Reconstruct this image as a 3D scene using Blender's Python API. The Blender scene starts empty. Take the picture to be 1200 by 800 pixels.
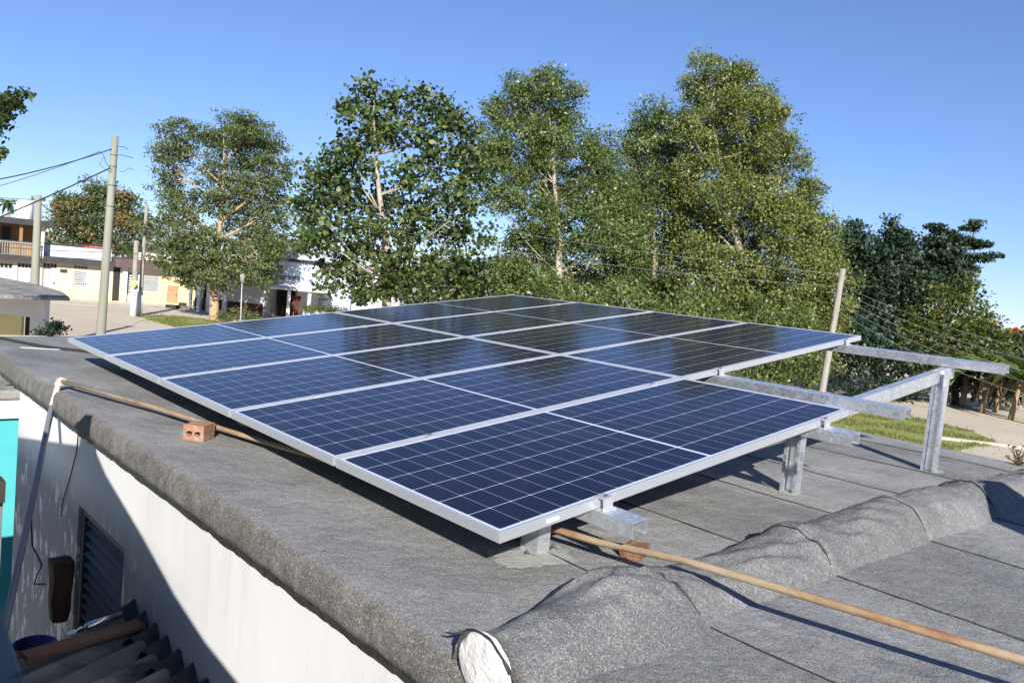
import bpy, bmesh, math, random
import numpy as np
from mathutils import Vector, Matrix, noise as mnoise

random.seed(7)
rng = np.random.default_rng(11)
SC = bpy.context.scene
COL = SC.collection

# ------------------------------------------------------------------ camera
CAM = Vector((-1.6294275538, -1.7510848779, 0.9544124847))
RIGHT = Vector((0.7386595417, -0.6673155622, 0.0952471624))
DOWN = Vector((0.0187889527, -0.1208623905, -0.9924914397))
FWD = Vector((0.6738167828, 0.7349028664, -0.0767379974))
F = 945.28685                      # focal length in pixels of a 1200 wide picture
cd = bpy.data.cameras.new('camera')
cd.sensor_width = 36.0
cd.lens = F * 36.0 / 1200.0
cd.clip_start = 0.05
cd.clip_end = 6000
cam = bpy.data.objects.new('camera', cd)
COL.objects.link(cam)
mw = Matrix.Identity(4)
for i in range(3):
    mw[i][0] = RIGHT[i]; mw[i][1] = -DOWN[i]; mw[i][2] = -FWD[i]; mw[i][3] = CAM[i]
cam.matrix_world = mw
SC.camera = cam

# ------------------------------------------------------------------ sky and sun
SUN_TO = Vector((1.12, 1.59, -1.0)).normalized()      # direction the light travels
SUN_EL = math.asin(-SUN_TO.z)
SUN_AZ = math.atan2(-SUN_TO.x, -SUN_TO.y)             # compass style, from +Y towards +X
w = bpy.data.worlds.new('World')
SC.world = w
w.use_nodes = True
nt = w.node_tree
bg = nt.nodes['Background']
sky = nt.nodes.new('ShaderNodeTexSky')
sky.sky_type = 'NISHITA'
sky.sun_disc = False
sky.sun_elevation = SUN_EL
sky.sun_rotation = SUN_AZ
sky.air_density = 0.8
sky.dust_density = 0.0
sky.ozone_density = 5.0
skymix = nt.nodes.new('ShaderNodeMix'); skymix.data_type = 'RGBA'; skymix.blend_type = 'MULTIPLY'
skymix.inputs[0].default_value = 1.0
skymix.inputs[7].default_value = (1.0, 1.075, 1.33, 1)      # clean, deep blue winter sky
skyg = nt.nodes.new('ShaderNodeGamma'); skyg.inputs[1].default_value = 0.82
nt.links.new(sky.outputs[0], skyg.inputs[0])
nt.links.new(skyg.outputs[0], skymix.inputs[6])
nt.links.new(skymix.outputs[2], bg.inputs[0])
bg.inputs[1].default_value = 0.082
sd = bpy.data.lights.new('sun', 'SUN')
sd.energy = 4.9
sd.angle = math.radians(0.53)
sd.color = (1.0, 0.955, 0.885)
so = bpy.data.objects.new('sun', sd)
COL.objects.link(so)
so.rotation_euler = SUN_TO.to_track_quat('-Z', 'Y').to_euler()
so.location = (0, 0, 30)
SC.view_settings.view_transform = 'Standard'
SC.view_settings.look = 'None'
SC.view_settings.gamma = 1
SC.view_settings.exposure = 0.92
SC.view_settings.use_curve_mapping = False

GZ = -3.85                         # ground level; the roof top is z = 0 at x = 0
def ray(px, py):
    return FWD + RIGHT * ((px - 600) / F) + DOWN * ((py - 400) / F)
def at(px, py, d):
    return CAM + ray(px, py) * d
def onz(px, py, z):
    r = ray(px, py); return CAM + r * ((z - CAM.z) / r.z)
def onx(px, py, x):
    r = ray(px, py); return CAM + r * ((x - CAM.x) / r.x)
def ony(px, py, y):
    r = ray(px, py); return CAM + r * ((y - CAM.y) / r.y)
def gnd(px, py, lift=0.0):
    return onz(px, py, GZ + lift)
def gnd_at(px, d):                 # ground point under picture column px at depth d
    a = (px - 600) / F
    t = ((GZ - CAM.z) / d - FWD.z - a * RIGHT.z) / DOWN.z
    return CAM + d * (FWD + a * RIGHT + t * DOWN)
def roofz(x):
    return -0.012 * x
def onroof(px, py, h=0.0):
    r = ray(px, py)
    t = (h - 0.012 * CAM.x - CAM.z) / (r.z + 0.012 * r.x)
    return CAM + r * t

# ------------------------------------------------------------------ mesh helpers
class MB:
    def __init__(self):
        self.v = []; self.f = []; self.s = []; self.m = []
    def add(self, vs, fs, smooth=False, mi=0):
        o = len(self.v)
        self.v += [tuple(p) for p in vs]
        for f in fs:
            self.f.append(tuple(i + o for i in f)); self.s.append(smooth); self.m.append(mi)
        return self
    def box(self, a, b, M=None, mi=0):
        x0, y0, z0 = a; x1, y1, z1 = b
        vs = [Vector(p) for p in ((x0,y0,z0),(x1,y0,z0),(x1,y1,z0),(x0,y1,z0),(x0,y0,z1),(x1,y0,z1),(x1,y1,z1),(x0,y1,z1))]
        if M is not None: vs = [M @ p for p in vs]
        return self.add(vs, [(0,3,2,1),(4,5,6,7),(0,1,5,4),(1,2,6,5),(2,3,7,6),(3,0,4,7)], mi=mi)
    def tube(self, pts, rad, n=8, cap=True, smooth=True, mi=0):
        pts = [Vector(p) for p in pts]
        if not hasattr(rad, '__len__'): rad = [rad] * len(pts)
        vs = []; fs = []
        up = Vector((0, 0, 1))
        for i, p in enumerate(pts):
            d = (pts[min(i + 1, len(pts) - 1)] - pts[max(i - 1, 0)])
            if d.length < 1e-9: d = Vector((0, 0, 1))
            d.normalize()
            a = d.cross(up if abs(d.z) < 0.95 else Vector((1, 0, 0))).normalized()
            b = a.cross(d)
            for k in range(n):
                t = 2 * math.pi * k / n
                vs.append(p + (a * math.cos(t) + b * math.sin(t)) * rad[i])
        for i in range(len(pts) - 1):
            for k in range(n):
                k2 = (k + 1) % n
                fs.append((i*n + k, i*n + k2, (i+1)*n + k2, (i+1)*n + k))
        self.add(vs, fs, smooth, mi)
        if cap:
            o = len(self.v) - len(vs)
            self.f.append(tuple(o + k for k in reversed(range(n)))); self.s.append(False); self.m.append(mi)
            self.f.append(tuple(o + (len(pts)-1)*n + k for k in range(n))); self.s.append(False); self.m.append(mi)
        return self
    def extrude(self, prof, O, ax, ay, az, closed=True):
        """prof: list of (a, b) outline in ax/ay, swept along vector az; end caps"""
        n = len(prof)
        vs = [O + ax * a + ay * b for a, b in prof] + [O + ax * a + ay * b + az for a, b in prof]
        fs = [(i, (i + 1) % n, n + (i + 1) % n, n + i) for i in range(n if closed else n - 1)]
        fs.append(tuple(reversed(range(n)))); fs.append(tuple(range(n, 2 * n)))
        return self.add(vs, fs)
    def build(self, name, mat, parent=None, bevel=0.0, loc=None, fixn=False):
        me = bpy.data.meshes.new(name)
        me.from_pydata(self.v, [], self.f)
        me.polygons.foreach_set('use_smooth', self.s)
        mats = mat if isinstance(mat, (list, tuple)) else [mat]
        for m in mats: me.materials.append(m)
        if len(mats) > 1: me.polygons.foreach_set('material_index', self.m)
        me.update()
        if bevel > 0 or fixn:
            bm = bmesh.new(); bm.from_mesh(me)
            if fixn: bmesh.ops.recalc_face_normals(bm, faces=bm.faces)
            if bevel > 0:
                es = [e for e in bm.edges if len(e.link_faces) == 2 and e.calc_face_angle(0) > 0.6]
                bmesh.ops.bevel(bm, geom=es, offset=bevel, segments=2, affect='EDGES', profile=0.6)
            bm.to_mesh(me); bm.free()
        o = bpy.data.objects.new(name, me)
        COL.objects.link(o)
        if parent is not None:
            o.parent = parent
            o.matrix_parent_inverse = parent.matrix_world_i if hasattr(parent, 'matrix_world_i') else PINV[parent.name]
        if loc is not None: o.location = loc
        PINV[o.name] = Matrix.Identity(4)
        return o
PINV = {}
def tag(o, label, cat, group=None, kind=None):
    if label: o['label'] = label
    if cat: o['category'] = cat
    if group: o['group'] = group
    if kind: o['kind'] = kind
    return o
def thing(name, label, cat, loc=(0, 0, 0), group=None, M=None):
    o = bpy.data.objects.new(name, None)
    o.empty_display_size = 0.2
    COL.objects.link(o)
    if M is not None:
        o.matrix_world = M
        PINV[o.name] = Matrix.Identity(4)       # parts given in the thing's own axes
    else:
        o.location = loc
        PINV[o.name] = Matrix.Translation(-Vector(loc))   # parts given in world axes
    return tag(o, label, cat, group)
def structure(o):
    o['kind'] = 'structure'; return o

# ------------------------------------------------------------------ material helpers
def new_mat(name):
    m = bpy.data.materials.new(name); m.use_nodes = True
    t = m.node_tree; b = t.nodes['Principled BSDF']
    return m, t, b
def N(t, typ, **kw):
    n = t.nodes.new(typ)
    for k, v in kw.items():
        if k in ('op', 'operation'): n.operation = v
        elif hasattr(n, k) and k not in ('inputs',): setattr(n, k, v)
    return n
def L(t, a, b): t.links.new(a, b)
def math_node(t, op, a, b=None, c=None, clamp=False):
    n = t.nodes.new('ShaderNodeMath'); n.operation = op; n.use_clamp = clamp
    for i, x in enumerate((a, b, c)):
        if x is None: continue
        if isinstance(x, (int, float)): n.inputs[i].default_value = x
        else: t.links.new(x, n.inputs[i])
    return n.outputs[0]
def mixc(t, fac, a, b, blend='MIX'):
    n = t.nodes.new('ShaderNodeMix'); n.data_type = 'RGBA'; n.blend_type = blend
    for idx, x in ((0, fac), (6, a), (7, b)):
        if isinstance(x, (int, float)): n.inputs[idx].default_value = x
        elif isinstance(x, tuple): n.inputs[idx].default_value = (*x[:3], 1)
        else: t.links.new(x, n.inputs[idx])
    return n.outputs[2]
def noise_fac(t, vec, scale, detail=4, rough=0.55, lo=0.35, hi=0.65):
    n = t.nodes.new('ShaderNodeTexNoise'); n.inputs['Scale'].default_value = scale
    n.inputs['Detail'].default_value = detail; n.inputs['Roughness'].default_value = rough
    L(t, vec, n.inputs['Vector'])
    r = t.nodes.new('ShaderNodeMapRange'); r.inputs[1].default_value = lo; r.inputs[2].default_value = hi
    L(t, n.outputs[0], r.inputs[0])
    return r.outputs[0], n.outputs[0]
def noisy(name, c1, c2, scale=3.0, rough=0.8, metal=0.0, bump=0.0, bscale=40.0, c3=None, s3=20.0, lo3=0.6, hi3=0.7, stretch=None, spec=0.4, bdist=0.01):
    """two colours mixed by noise, a third in patches, and a bump"""
    m, t, b = new_mat(name)
    tc = N(t, 'ShaderNodeTexCoord')
    vec = tc.outputs['Object']
    if stretch:
        mp = N(t, 'ShaderNodeMapping'); mp.inputs['Scale'].default_value = stretch
        L(t, vec, mp.inputs[0]); vec = mp.outputs[0]
    f, raw = noise_fac(t, vec, scale)
    col = mixc(t, f, c1, c2)
    if c3:
        f3, _ = noise_fac(t, vec, s3, 5, 0.6, lo3, hi3)
        col = mixc(t, f3, col, c3)
    L(t, col, b.inputs['Base Color'])
    b.inputs['Roughness'].default_value = rough
    b.inputs['Metallic'].default_value = metal
    b.inputs['Specular IOR Level'].default_value = spec
    if bump > 0:
        fb, rawb = noise_fac(t, vec, bscale, 5, 0.6, 0.2, 0.8)
        bn = N(t, 'ShaderNodeBump'); bn.inputs['Strength'].default_value = bump; bn.inputs['Distance'].default_value = bdist
        L(t, fb, bn.inputs['Height']); L(t, bn.outputs[0], b.inputs['Normal'])
    return m
def leafmat(name, cols, rough=0.45, trans=0.25, spec=0.35):
    """leaf colours chosen leaf by leaf"""
    m, t, b = new_mat(name)
    g = N(t, 'ShaderNodeNewGeometry')
    cr = N(t, 'ShaderNodeValToRGB')
    cr.color_ramp.interpolation = 'LINEAR'
    el = cr.color_ramp.elements
    while len(el) < len(cols): el.new(0.5)
    for i, (p, c) in enumerate(cols):
        el[i].position = p; el[i].color = (*c, 1)
    L(t, g.outputs['Random Per Island'], cr.inputs[0])
    L(t, cr.outputs[0], b.inputs['Base Color'])
    b.inputs['Roughness'].default_value = rough
    b.inputs['Specular IOR Level'].default_value = spec
    tr = N(t, 'ShaderNodeBsdfTranslucent')
    hs = N(t, 'ShaderNodeHueSaturation'); hs.inputs['Hue'].default_value = 0.48; hs.inputs['Saturation'].default_value = 1.15; hs.inputs['Value'].default_value = 1.2
    L(t, cr.outputs[0], hs.inputs['Color']); L(t, hs.outputs[0], tr.inputs[0])
    mx = N(t, 'ShaderNodeMixShader'); mx.inputs[0].default_value = trans
    L(t, b.outputs[0], mx.inputs[1]); L(t, tr.outputs[0], mx.inputs[2])
    L(t, mx.outputs[0], t.nodes['Material Output'].inputs['Surface'])
    return m

# ---- roofing felt: grey mineral granules, dusty blotches
def felt(name, base=(0.165, 0.166, 0.165), light=(0.275, 0.272, 0.263)):
    m, t, b = new_mat(name)
    tc = N(t, 'ShaderNodeTexCoord'); vec = tc.outputs['Object']
    f1, _ = noise_fac(t, vec, 1.6, 6, 0.6, 0.36, 0.66)
    col = mixc(t, f1, base, light)
    f2, _ = noise_fac(t, vec, 9.0, 6, 0.7, 0.52, 0.78)
    col = mixc(t, math_node(t, 'MULTIPLY', f2, 0.5), col, (0.30, 0.298, 0.29))
    f4, _ = noise_fac(t, vec, 2.4, 6, 0.7, 0.58, 0.68)
    col = mixc(t, math_node(t, 'MULTIPLY', f4, 0.28), col, (0.20, 0.175, 0.13))
    sx = N(t, 'ShaderNodeSeparateXYZ'); L(t, vec, sx.inputs[0])
    eg = N(t, 'ShaderNodeMapRange'); eg.inputs[1].default_value = -0.325; eg.inputs[2].default_value = -0.358; L(t, sx.outputs[0], eg.inputs[0])
    f5, _ = noise_fac(t, vec, 14, 5, 0.7, 0.3, 0.6)
    col = mixc(t, math_node(t, 'MULTIPLY', eg.outputs[0], math_node(t, 'MULTIPLY_ADD', f5, 0.5, 0.3)), col, (0.075, 0.062, 0.046))   # brown algae along the eave
    mp2 = N(t, 'ShaderNodeMapping'); mp2.inputs['Scale'].default_value = (1.0, 0.35, 1.0); L(t, vec, mp2.inputs[0])
    f6, _ = noise_fac(t, mp2.outputs[0], 0.9, 7, 0.7, 0.50, 0.60)        # dried puddle marks
    col = mixc(t, math_node(t, 'MULTIPLY', f6, 0.4), col, (0.095, 0.095, 0.095))
    st_ = N(t, 'ShaderNodeTexWhiteNoise'); st_.noise_dimensions = '1D'              # every roll of felt has its own tone
    L(t, math_node(t, 'FLOOR', math_node(t, 'DIVIDE', math_node(t, 'SUBTRACT', sx.outputs[0], 0.41), 0.875)), st_.inputs['W'])
    tone = math_node(t, 'MULTIPLY_ADD', st_.outputs[0], 0.20, 0.90)
    tcol = N(t, 'ShaderNodeCombineColor')
    for k in range(3): L(t, tone, tcol.inputs[k])
    col = mixc(t, 1.0, col, tcol.outputs[0], 'MULTIPLY')
    # granules
    vo = N(t, 'ShaderNodeTexVoronoi'); vo.inputs['Scale'].default_value = 330
    L(t, vec, vo.inputs['Vector'])
    sep = N(t, 'ShaderNodeSeparateColor'); L(t, vo.outputs['Color'], sep.inputs[0])
    g = N(t, 'ShaderNodeMapRange'); g.inputs[3].default_value = 0.55; g.inputs[4].default_value = 1.42
    L(t, sep.outputs[0], g.inputs[0])
    gc = N(t, 'ShaderNodeCombineColor')
    for k in range(3): L(t, g.outputs[0], gc.inputs[k])
    col = mixc(t, 1.0, col, gc.outputs[0], 'MULTIPLY')
    sp = math_node(t, 'GREATER_THAN', sep.outputs[1], 0.93)
    col = mixc(t, math_node(t, 'MULTIPLY', sp, 0.5), col, (0.42, 0.415, 0.40))
    L(t, col, b.inputs['Base Color'])
    b.inputs['Roughness'].default_value = 0.9
    b.inputs['Specular IOR Level'].default_value = 0.25
    bn = N(t, 'ShaderNodeBump'); bn.inputs['Strength'].default_value = 0.4; bn.inputs['Distance'].default_value = 0.003
    nb, raw = noise_fac(t, vec, 420, 3, 0.7, 0.2, 0.8)
    L(t, nb, bn.inputs['Height'])
    bn2 = N(t, 'ShaderNodeBump'); bn2.inputs['Strength'].default_value = 0.35; bn2.inputs['Distance'].default_value = 0.02
    nb2, _ = noise_fac(t, vec, 12, 4, 0.6, 0.2, 0.8)
    L(t, nb2, bn2.inputs['Height']); L(t, bn.outputs[0], bn2.inputs['Normal'])
    L(t, bn2.outputs[0], b.inputs['Normal'])
    return m
def galv():
    m, t, b = new_mat('galvanised steel')
    tc = N(t, 'ShaderNodeTexCoord'); vec = tc.outputs['Object']
    vo = N(t, 'ShaderNodeTexVoronoi'); vo.inputs['Scale'].default_value = 75
    L(t, vec, vo.inputs['Vector'])
    sep = N(t, 'ShaderNodeSeparateColor'); L(t, vo.outputs['Color'], sep.inputs[0])
    f1, _ = noise_fac(t, vec, 14, 5, 0.6, 0.35, 0.7)
    k = math_node(t, 'MULTIPLY_ADD', sep.outputs[0], 0.55, math_node(t, 'MULTIPLY', f1, 0.45))
    col = mixc(t, k, (0.50, 0.53, 0.56), (0.84, 0.86, 0.89))
    L(t, col, b.inputs['Base Color'])
    b.inputs['Metallic'].default_value = 0.8
    r = N(t, 'ShaderNodeMapRange'); r.inputs[3].default_value = 0.30; r.inputs[4].default_value = 0.52
    L(t, sep.outputs[1], r.inputs[0]); L(t, r.outputs[0], b.inputs['Roughness'])
    bn = N(t, 'ShaderNodeBump'); bn.inputs['Strength'].default_value = 0.15; bn.inputs['Distance'].default_value = 0.003
    L(t, f1, bn.inputs['Height']); L(t, bn.outputs[0], b.inputs['Normal'])
    return m
PU, PV = 2.2550, 0.982             # one panel
def cells():
    m, t, b = new_mat('solar cells under glass')
    tc = N(t, 'ShaderNodeTexCoord'); s = N(t, 'ShaderNodeSeparateXYZ'); L(t, tc.outputs['Object'], s.inputs[0])
    u, v = s.outputs[0], s.outputs[1]
    cu = (PU / 2 - 0.024 - 0.008) / 12.0
    cv = (PV - 0.05) / 6.0
    su = math_node(t, 'SUBTRACT', math_node(t, 'ABSOLUTE', math_node(t, 'SUBTRACT', u, PU / 2)), 0.008)
    qu = math_node(t, 'DIVIDE', su, cu); qv = math_node(t, 'DIVIDE', math_node(t, 'SUBTRACT', v, 0.025), cv)
    def dist(q):                   # distance to the nearest cell edge in cell units
        fr = math_node(t, 'FRACT', q)
        return math_node(t, 'MINIMUM', fr, math_node(t, 'SUBTRACT', 1.0, fr))
    du = math_node(t, 'MULTIPLY', dist(qu), cu); dv = math_node(t, 'MULTIPLY', dist(qv), cv)
    lu = math_node(t, 'LESS_THAN', du, 0.0009); lv = math_node(t, 'LESS_THAN', dv, 0.0015)
    mid = math_node(t, 'LESS_THAN', su, 0.0)
    out = math_node(t, 'MAXIMUM', math_node(t, 'GREATER_THAN', qu, 12.0), math_node(t, 'MAXIMUM', math_node(t, 'LESS_THAN', qv, 0.0), math_node(t, 'GREATER_THAN', qv, 6.0)))
    # clipped cell corners make a white dot where lines cross
    dot = math_node(t, 'LESS_THAN', math_node(t, 'ADD', du, dv), 0.0052)
    line = math_node(t, 'MAXIMUM', math_node(t, 'MAXIMUM', math_node(t, 'MULTIPLY', lu, 0.55), math_node(t, 'MULTIPLY', lv, 0.85)), math_node(t, 'MAXIMUM', mid, math_node(t, 'MULTIPLY', out, 0.9)))
    line = math_node(t, 'MAXIMUM', line, dot, clamp=True)
    # tint of every cell
    cid = N(t, 'ShaderNodeCombineXYZ')
    sg = math_node(t, 'SIGN', math_node(t, 'SUBTRACT', u, PU / 2))
    L(t, math_node(t, 'MULTIPLY', sg, math_node(t, 'ADD', math_node(t, 'FLOOR', qu), 1.0)), cid.inputs[0])
    L(t, math_node(t, 'FLOOR', qv), cid.inputs[1])
    oi = N(t, 'ShaderNodeObjectInfo'); L(t, oi.outputs['Random'], cid.inputs[2])
    wn = N(t, 'ShaderNodeTexWhiteNoise'); L(t, cid.outputs[0], wn.inputs[0])
    col = mixc(t, wn.outputs[0], (0.0034, 0.0044, 0.0165), (0.0100, 0.0070, 0.0215))
    nz, _ = noise_fac(t, tc.outputs['Object'], 55, 5, 0.7, 0.25, 0.75)
    col = mixc(t, math_node(t, 'MULTIPLY', nz, 0.5), col, (0.010, 0.009, 0.028))
    # dried dust film, thin
    ds, _ = noise_fac(t, tc.outputs['Object'], 2.3, 6, 0.7, 0.5, 0.85)
    col = mixc(t, math_node(t, 'MULTIPLY', ds, 0.06), col, (0.30, 0.30, 0.29))
    col = mixc(t, line, col, (0.55, 0.58, 0.66))
    L(t, col, b.inputs['Base Color'])
    b.inputs['Roughness'].default_value = 0.55
    b.inputs['Specular IOR Level'].default_value = 0.03
    b.inputs['Coat Weight'].default_value = 1.0
    b.inputs['Coat Roughness'].default_value = 0.085
    b.inputs['Coat IOR'].default_value = 1.22
    bn = N(t, 'ShaderNodeBump'); bn.inputs['Strength'].default_value = 0.10; bn.inputs['Distance'].default_value = 0.002
    n2, _ = noise_fac(t, tc.outputs['Object'], 6, 2, 0.5, 0.2, 0.8)
    L(t, n2, bn.inputs['Height']); L(t, bn.outputs[0], b.inputs['Coat Normal'])
    return m

M = {}
M['felt'] = felt('grey mineral roofing felt')
M['felt_hump'] = felt('darker roofing felt', (0.108, 0.109, 0.110), (0.172, 0.172, 0.170))
M['bitumen'] = noisy('black bitumen', (0.016, 0.016, 0.017), (0.04, 0.04, 0.04), 30, 0.6, bump=0.5, bscale=60)
M['galv'] = galv()
M['alu'] = noisy('anodised aluminium', (0.54, 0.55, 0.57), (0.62, 0.63, 0.65), 8, 0.38, 0.6, stretch=(1, 30, 30))
M['cells'] = cells()
M['sticker'] = noisy('white sticker', (0.75, 0.75, 0.74), (0.8, 0.8, 0.8), 10, 0.4)
M['backsheet'] = noisy('white backsheet', (0.38, 0.38, 0.38), (0.42, 0.42, 0.42), 5, 0.6)
def peeling_paint():
    m, t, b = new_mat('white wall paint peeling in flakes')
    tc = N(t, 'ShaderNodeTexCoord'); vec = tc.outputs['Object']
    mp = N(t, 'ShaderNodeMapping'); mp.inputs['Scale'].default_value = (1, 1, 0.45); L(t, vec, mp.inputs[0])
    f1, _ = noise_fac(t, mp.outputs[0], 1.3, 5, 0.6, 0.35, 0.7)
    col = mixc(t, f1, (0.62, 0.615, 0.61), (0.53, 0.53, 0.54))
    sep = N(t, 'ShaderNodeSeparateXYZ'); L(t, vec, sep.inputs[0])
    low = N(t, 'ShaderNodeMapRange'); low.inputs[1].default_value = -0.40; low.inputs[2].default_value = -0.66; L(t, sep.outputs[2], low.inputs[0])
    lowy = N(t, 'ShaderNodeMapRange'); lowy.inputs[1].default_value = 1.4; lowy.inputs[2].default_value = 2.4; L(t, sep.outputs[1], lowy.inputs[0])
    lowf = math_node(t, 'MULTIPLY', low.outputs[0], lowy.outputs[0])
    # worn paint low on the wall, darkened further for alley shade; white flakes remain
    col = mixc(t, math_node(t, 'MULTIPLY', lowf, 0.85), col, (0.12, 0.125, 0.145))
    fl, _ = noise_fac(t, mp.outputs[0], 9, 7, 0.75, 0.54, 0.58)
    fl = math_node(t, 'MULTIPLY', fl, lowf)
    col = mixc(t, math_node(t, 'MULTIPLY', fl, 0.7), col, (0.72, 0.71, 0.69))
    f3, _ = noise_fac(t, mp.outputs[0], 24, 5, 0.7, 0.64, 0.70)
    col = mixc(t, math_node(t, 'MULTIPLY', f3, 0.35), col, (0.40, 0.39, 0.38))
    mp3 = N(t, 'ShaderNodeMapping'); mp3.inputs['Scale'].default_value = (1, 1, 0.06); L(t, vec, mp3.inputs[0])
    dr, _ = noise_fac(t, mp3.outputs[0], 11, 5, 0.65, 0.52, 0.72)
    tp = N(t, 'ShaderNodeMapRange'); tp.inputs[1].default_value = -0.75; tp.inputs[2].default_value = -0.2; L(t, sep.outputs[2], tp.inputs[0])
    col = mixc(t, math_node(t, 'MULTIPLY', math_node(t, 'MULTIPLY', dr, tp.outputs[0]), 0.45), col, (0.42, 0.40, 0.37))
    L(t, col, b.inputs['Base Color']); b.inputs['Roughness'].default_value = 0.75
    bn = N(t, 'ShaderNodeBump'); bn.inputs['Strength'].default_value = 0.2; bn.inputs['Distance'].default_value = 0.003
    nb, _ = noise_fac(t, vec, 18, 5, 0.7, 0.3, 0.75)
    L(t, math_node(t, 'ADD', nb, math_node(t, 'MULTIPLY', fl, 0.6)), bn.inputs['Height']); L(t, bn.outputs[0], b.inputs['Normal'])
    return m
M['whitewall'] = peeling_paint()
M['smear'] = noisy('cement dusted felt', (0.33, 0.325, 0.31), (0.25, 0.247, 0.238), 14, 0.9, bump=0.5, bscale=70)
M['cement'] = noisy('pale cement', (0.42, 0.41, 0.39), (0.30, 0.29, 0.28), 8, 0.9, bump=0.5, bscale=60)
M['concrete'] = noisy('weathered concrete', (0.26, 0.25, 0.23), (0.17, 0.165, 0.155), 2.5, 0.9, bump=0.5, bscale=25, c3=(0.09, 0.085, 0.08), s3=5)
M['roofslab'] = noisy('stained old roof concrete', (0.34, 0.325, 0.30), (0.21, 0.20, 0.185), 1.4, 0.95, bump=0.8, bscale=10, c3=(0.07, 0.066, 0.06), s3=3.0, lo3=0.52, hi3=0.66, bdist=0.05)
M['darklouvre'] = noisy('grey blue louvre paint', (0.05, 0.053, 0.065), (0.036, 0.038, 0.048), 6, 0.55)
M['plaster'] = noisy('white plaster chalk', (0.64, 0.63, 0.61), (0.52, 0.51, 0.49), 14, 0.9, bump=0.6, bscale=40)
M['pipe'] = noisy('rust stained pipe', (0.235, 0.165, 0.095), (0.34, 0.265, 0.175), 9, 0.55, c3=(0.21, 0.095, 0.04), s3=11, lo3=0.50, hi3=0.66, bump=0.35, bscale=60, stretch=(1, 0.3, 1))
M['pvc'] = noisy('aged white pvc', (0.60, 0.53, 0.46), (0.50, 0.43, 0.37), 9, 0.45)
M['brick'] = noisy('fired clay brick', (0.32, 0.165, 0.10), (0.29, 0.15, 0.095), 25, 0.9, bump=0.6, bscale=70, c3=(0.40, 0.30, 0.22), s3=22, lo3=0.5, hi3=0.7)
M['brickbroken'] = noisy('broken clay brick', (0.20, 0.095, 0.055), (0.15, 0.072, 0.042), 25, 0.95, bump=1.0, bscale=45)
M['black'] = noisy('black plastic', (0.012, 0.012, 0.013), (0.02, 0.02, 0.02), 5, 0.45)
M['fibre'] = noisy('weathered fibre cement sheet', (0.24, 0.235, 0.225), (0.10, 0.097, 0.094), 5, 0.9, bump=0.4, bscale=40, c3=(0.04, 0.04, 0.04), s3=7, lo3=0.5, hi3=0.68, stretch=(0.25, 1, 1))
M['plank'] = noisy('reddish brown plank', (0.17, 0.085, 0.055), (0.12, 0.06, 0.04), 6, 0.8, bump=0.3, bscale=40, stretch=(0.15, 1, 1))
M['chrome'] = noisy('bright tool steel', (0.6, 0.6, 0.6), (0.45, 0.45, 0.45), 12, 0.25, 0.9)
M['bluetub'] = noisy('blue plastic', (0.015, 0.025, 0.13), (0.011, 0.018, 0.09), 4, 0.4)
M['logwood'] = noisy('old dark timber', (0.09, 0.05, 0.032), (0.05, 0.028, 0.018), 5, 0.85, bump=0.7, bscale=30, stretch=(3, 3, 0.4))
M['darkwood'] = noisy('dark stained timber', (0.045, 0.035, 0.03), (0.03, 0.024, 0.02), 5, 0.8)
M['teal'] = noisy('turquoise wall paint', (0.075, 0.42, 0.44), (0.065, 0.37, 0.40), 2, 0.7)
M['greenwall'] = noisy('mossy grey wall', (0.16, 0.17, 0.15), (0.09, 0.11, 0.11), 3, 0.9, c3=(0.05, 0.09, 0.10), s3=4)
M['cream'] = noisy('cream wall paint', (0.55, 0.49, 0.36), (0.48, 0.43, 0.32), 1.2, 0.8, c3=(0.5, 0.46, 0.38), s3=2.0, lo3=0.62, hi3=0.75)
M['yellow'] = noisy('pale yellow wall paint', (0.66, 0.57, 0.30), (0.62, 0.53, 0.27), 1.2, 0.8)
M['ochre'] = noisy('ochre wall paint', (0.27, 0.155, 0.06), (0.22, 0.125, 0.05), 1.2, 0.8)  # ochre darkened to carry the shade under the balcony roof
M['white'] = noisy('white masonry paint', (0.66, 0.65, 0.64), (0.58, 0.575, 0.56), 1.0, 0.8, c3=(0.48, 0.47, 0.46), s3=1.2, lo3=0.6, hi3=0.8)
M['palebluewall'] = noisy('pale blue grey wall paint', (0.44, 0.51, 0.60), (0.52, 0.57, 0.64), 0.8, 0.8, c3=(0.45, 0.47, 0.5), s3=1.4, lo3=0.6, hi3=0.75)
M['maroon'] = noisy('maroon paint', (0.095, 0.02, 0.015), (0.07, 0.016, 0.012), 1.5, 0.7)
M['darkslab'] = noisy('black stained slab edge', (0.035, 0.032, 0.035), (0.05, 0.045, 0.045), 2, 0.85)
M['brownslab'] = noisy('brown stained roof edge', (0.13, 0.085, 0.075), (0.09, 0.06, 0.055), 1.5, 0.85)
M['redcap'] = noisy('red painted coping', (0.38, 0.07, 0.03), (0.32, 0.06, 0.03), 2, 0.8)
M['greydoor'] = noisy('grey painted door', (0.40, 0.40, 0.42), (0.34, 0.34, 0.36), 2, 0.7)
M['browndoor'] = noisy('light brown door', (0.42, 0.25, 0.14), (0.36, 0.21, 0.12), 2, 0.7)
M['louvre'] = noisy('grey window louvres', (0.42, 0.42, 0.42), (0.34, 0.34, 0.35), 2, 0.6)
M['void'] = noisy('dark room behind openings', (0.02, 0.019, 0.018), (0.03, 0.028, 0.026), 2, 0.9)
M['pole_c'] = noisy('greenish concrete pole', (0.24, 0.245, 0.195), (0.19, 0.195, 0.155), 2, 0.9, bump=0.2, bscale=20, stretch=(1, 1, 0.2))
M['pole_w'] = noisy('weathered grey pole timber', (0.30, 0.28, 0.24), (0.20, 0.185, 0.155), 5, 0.9, bump=0.3, bscale=20, stretch=(3, 3, 0.2))
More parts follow.
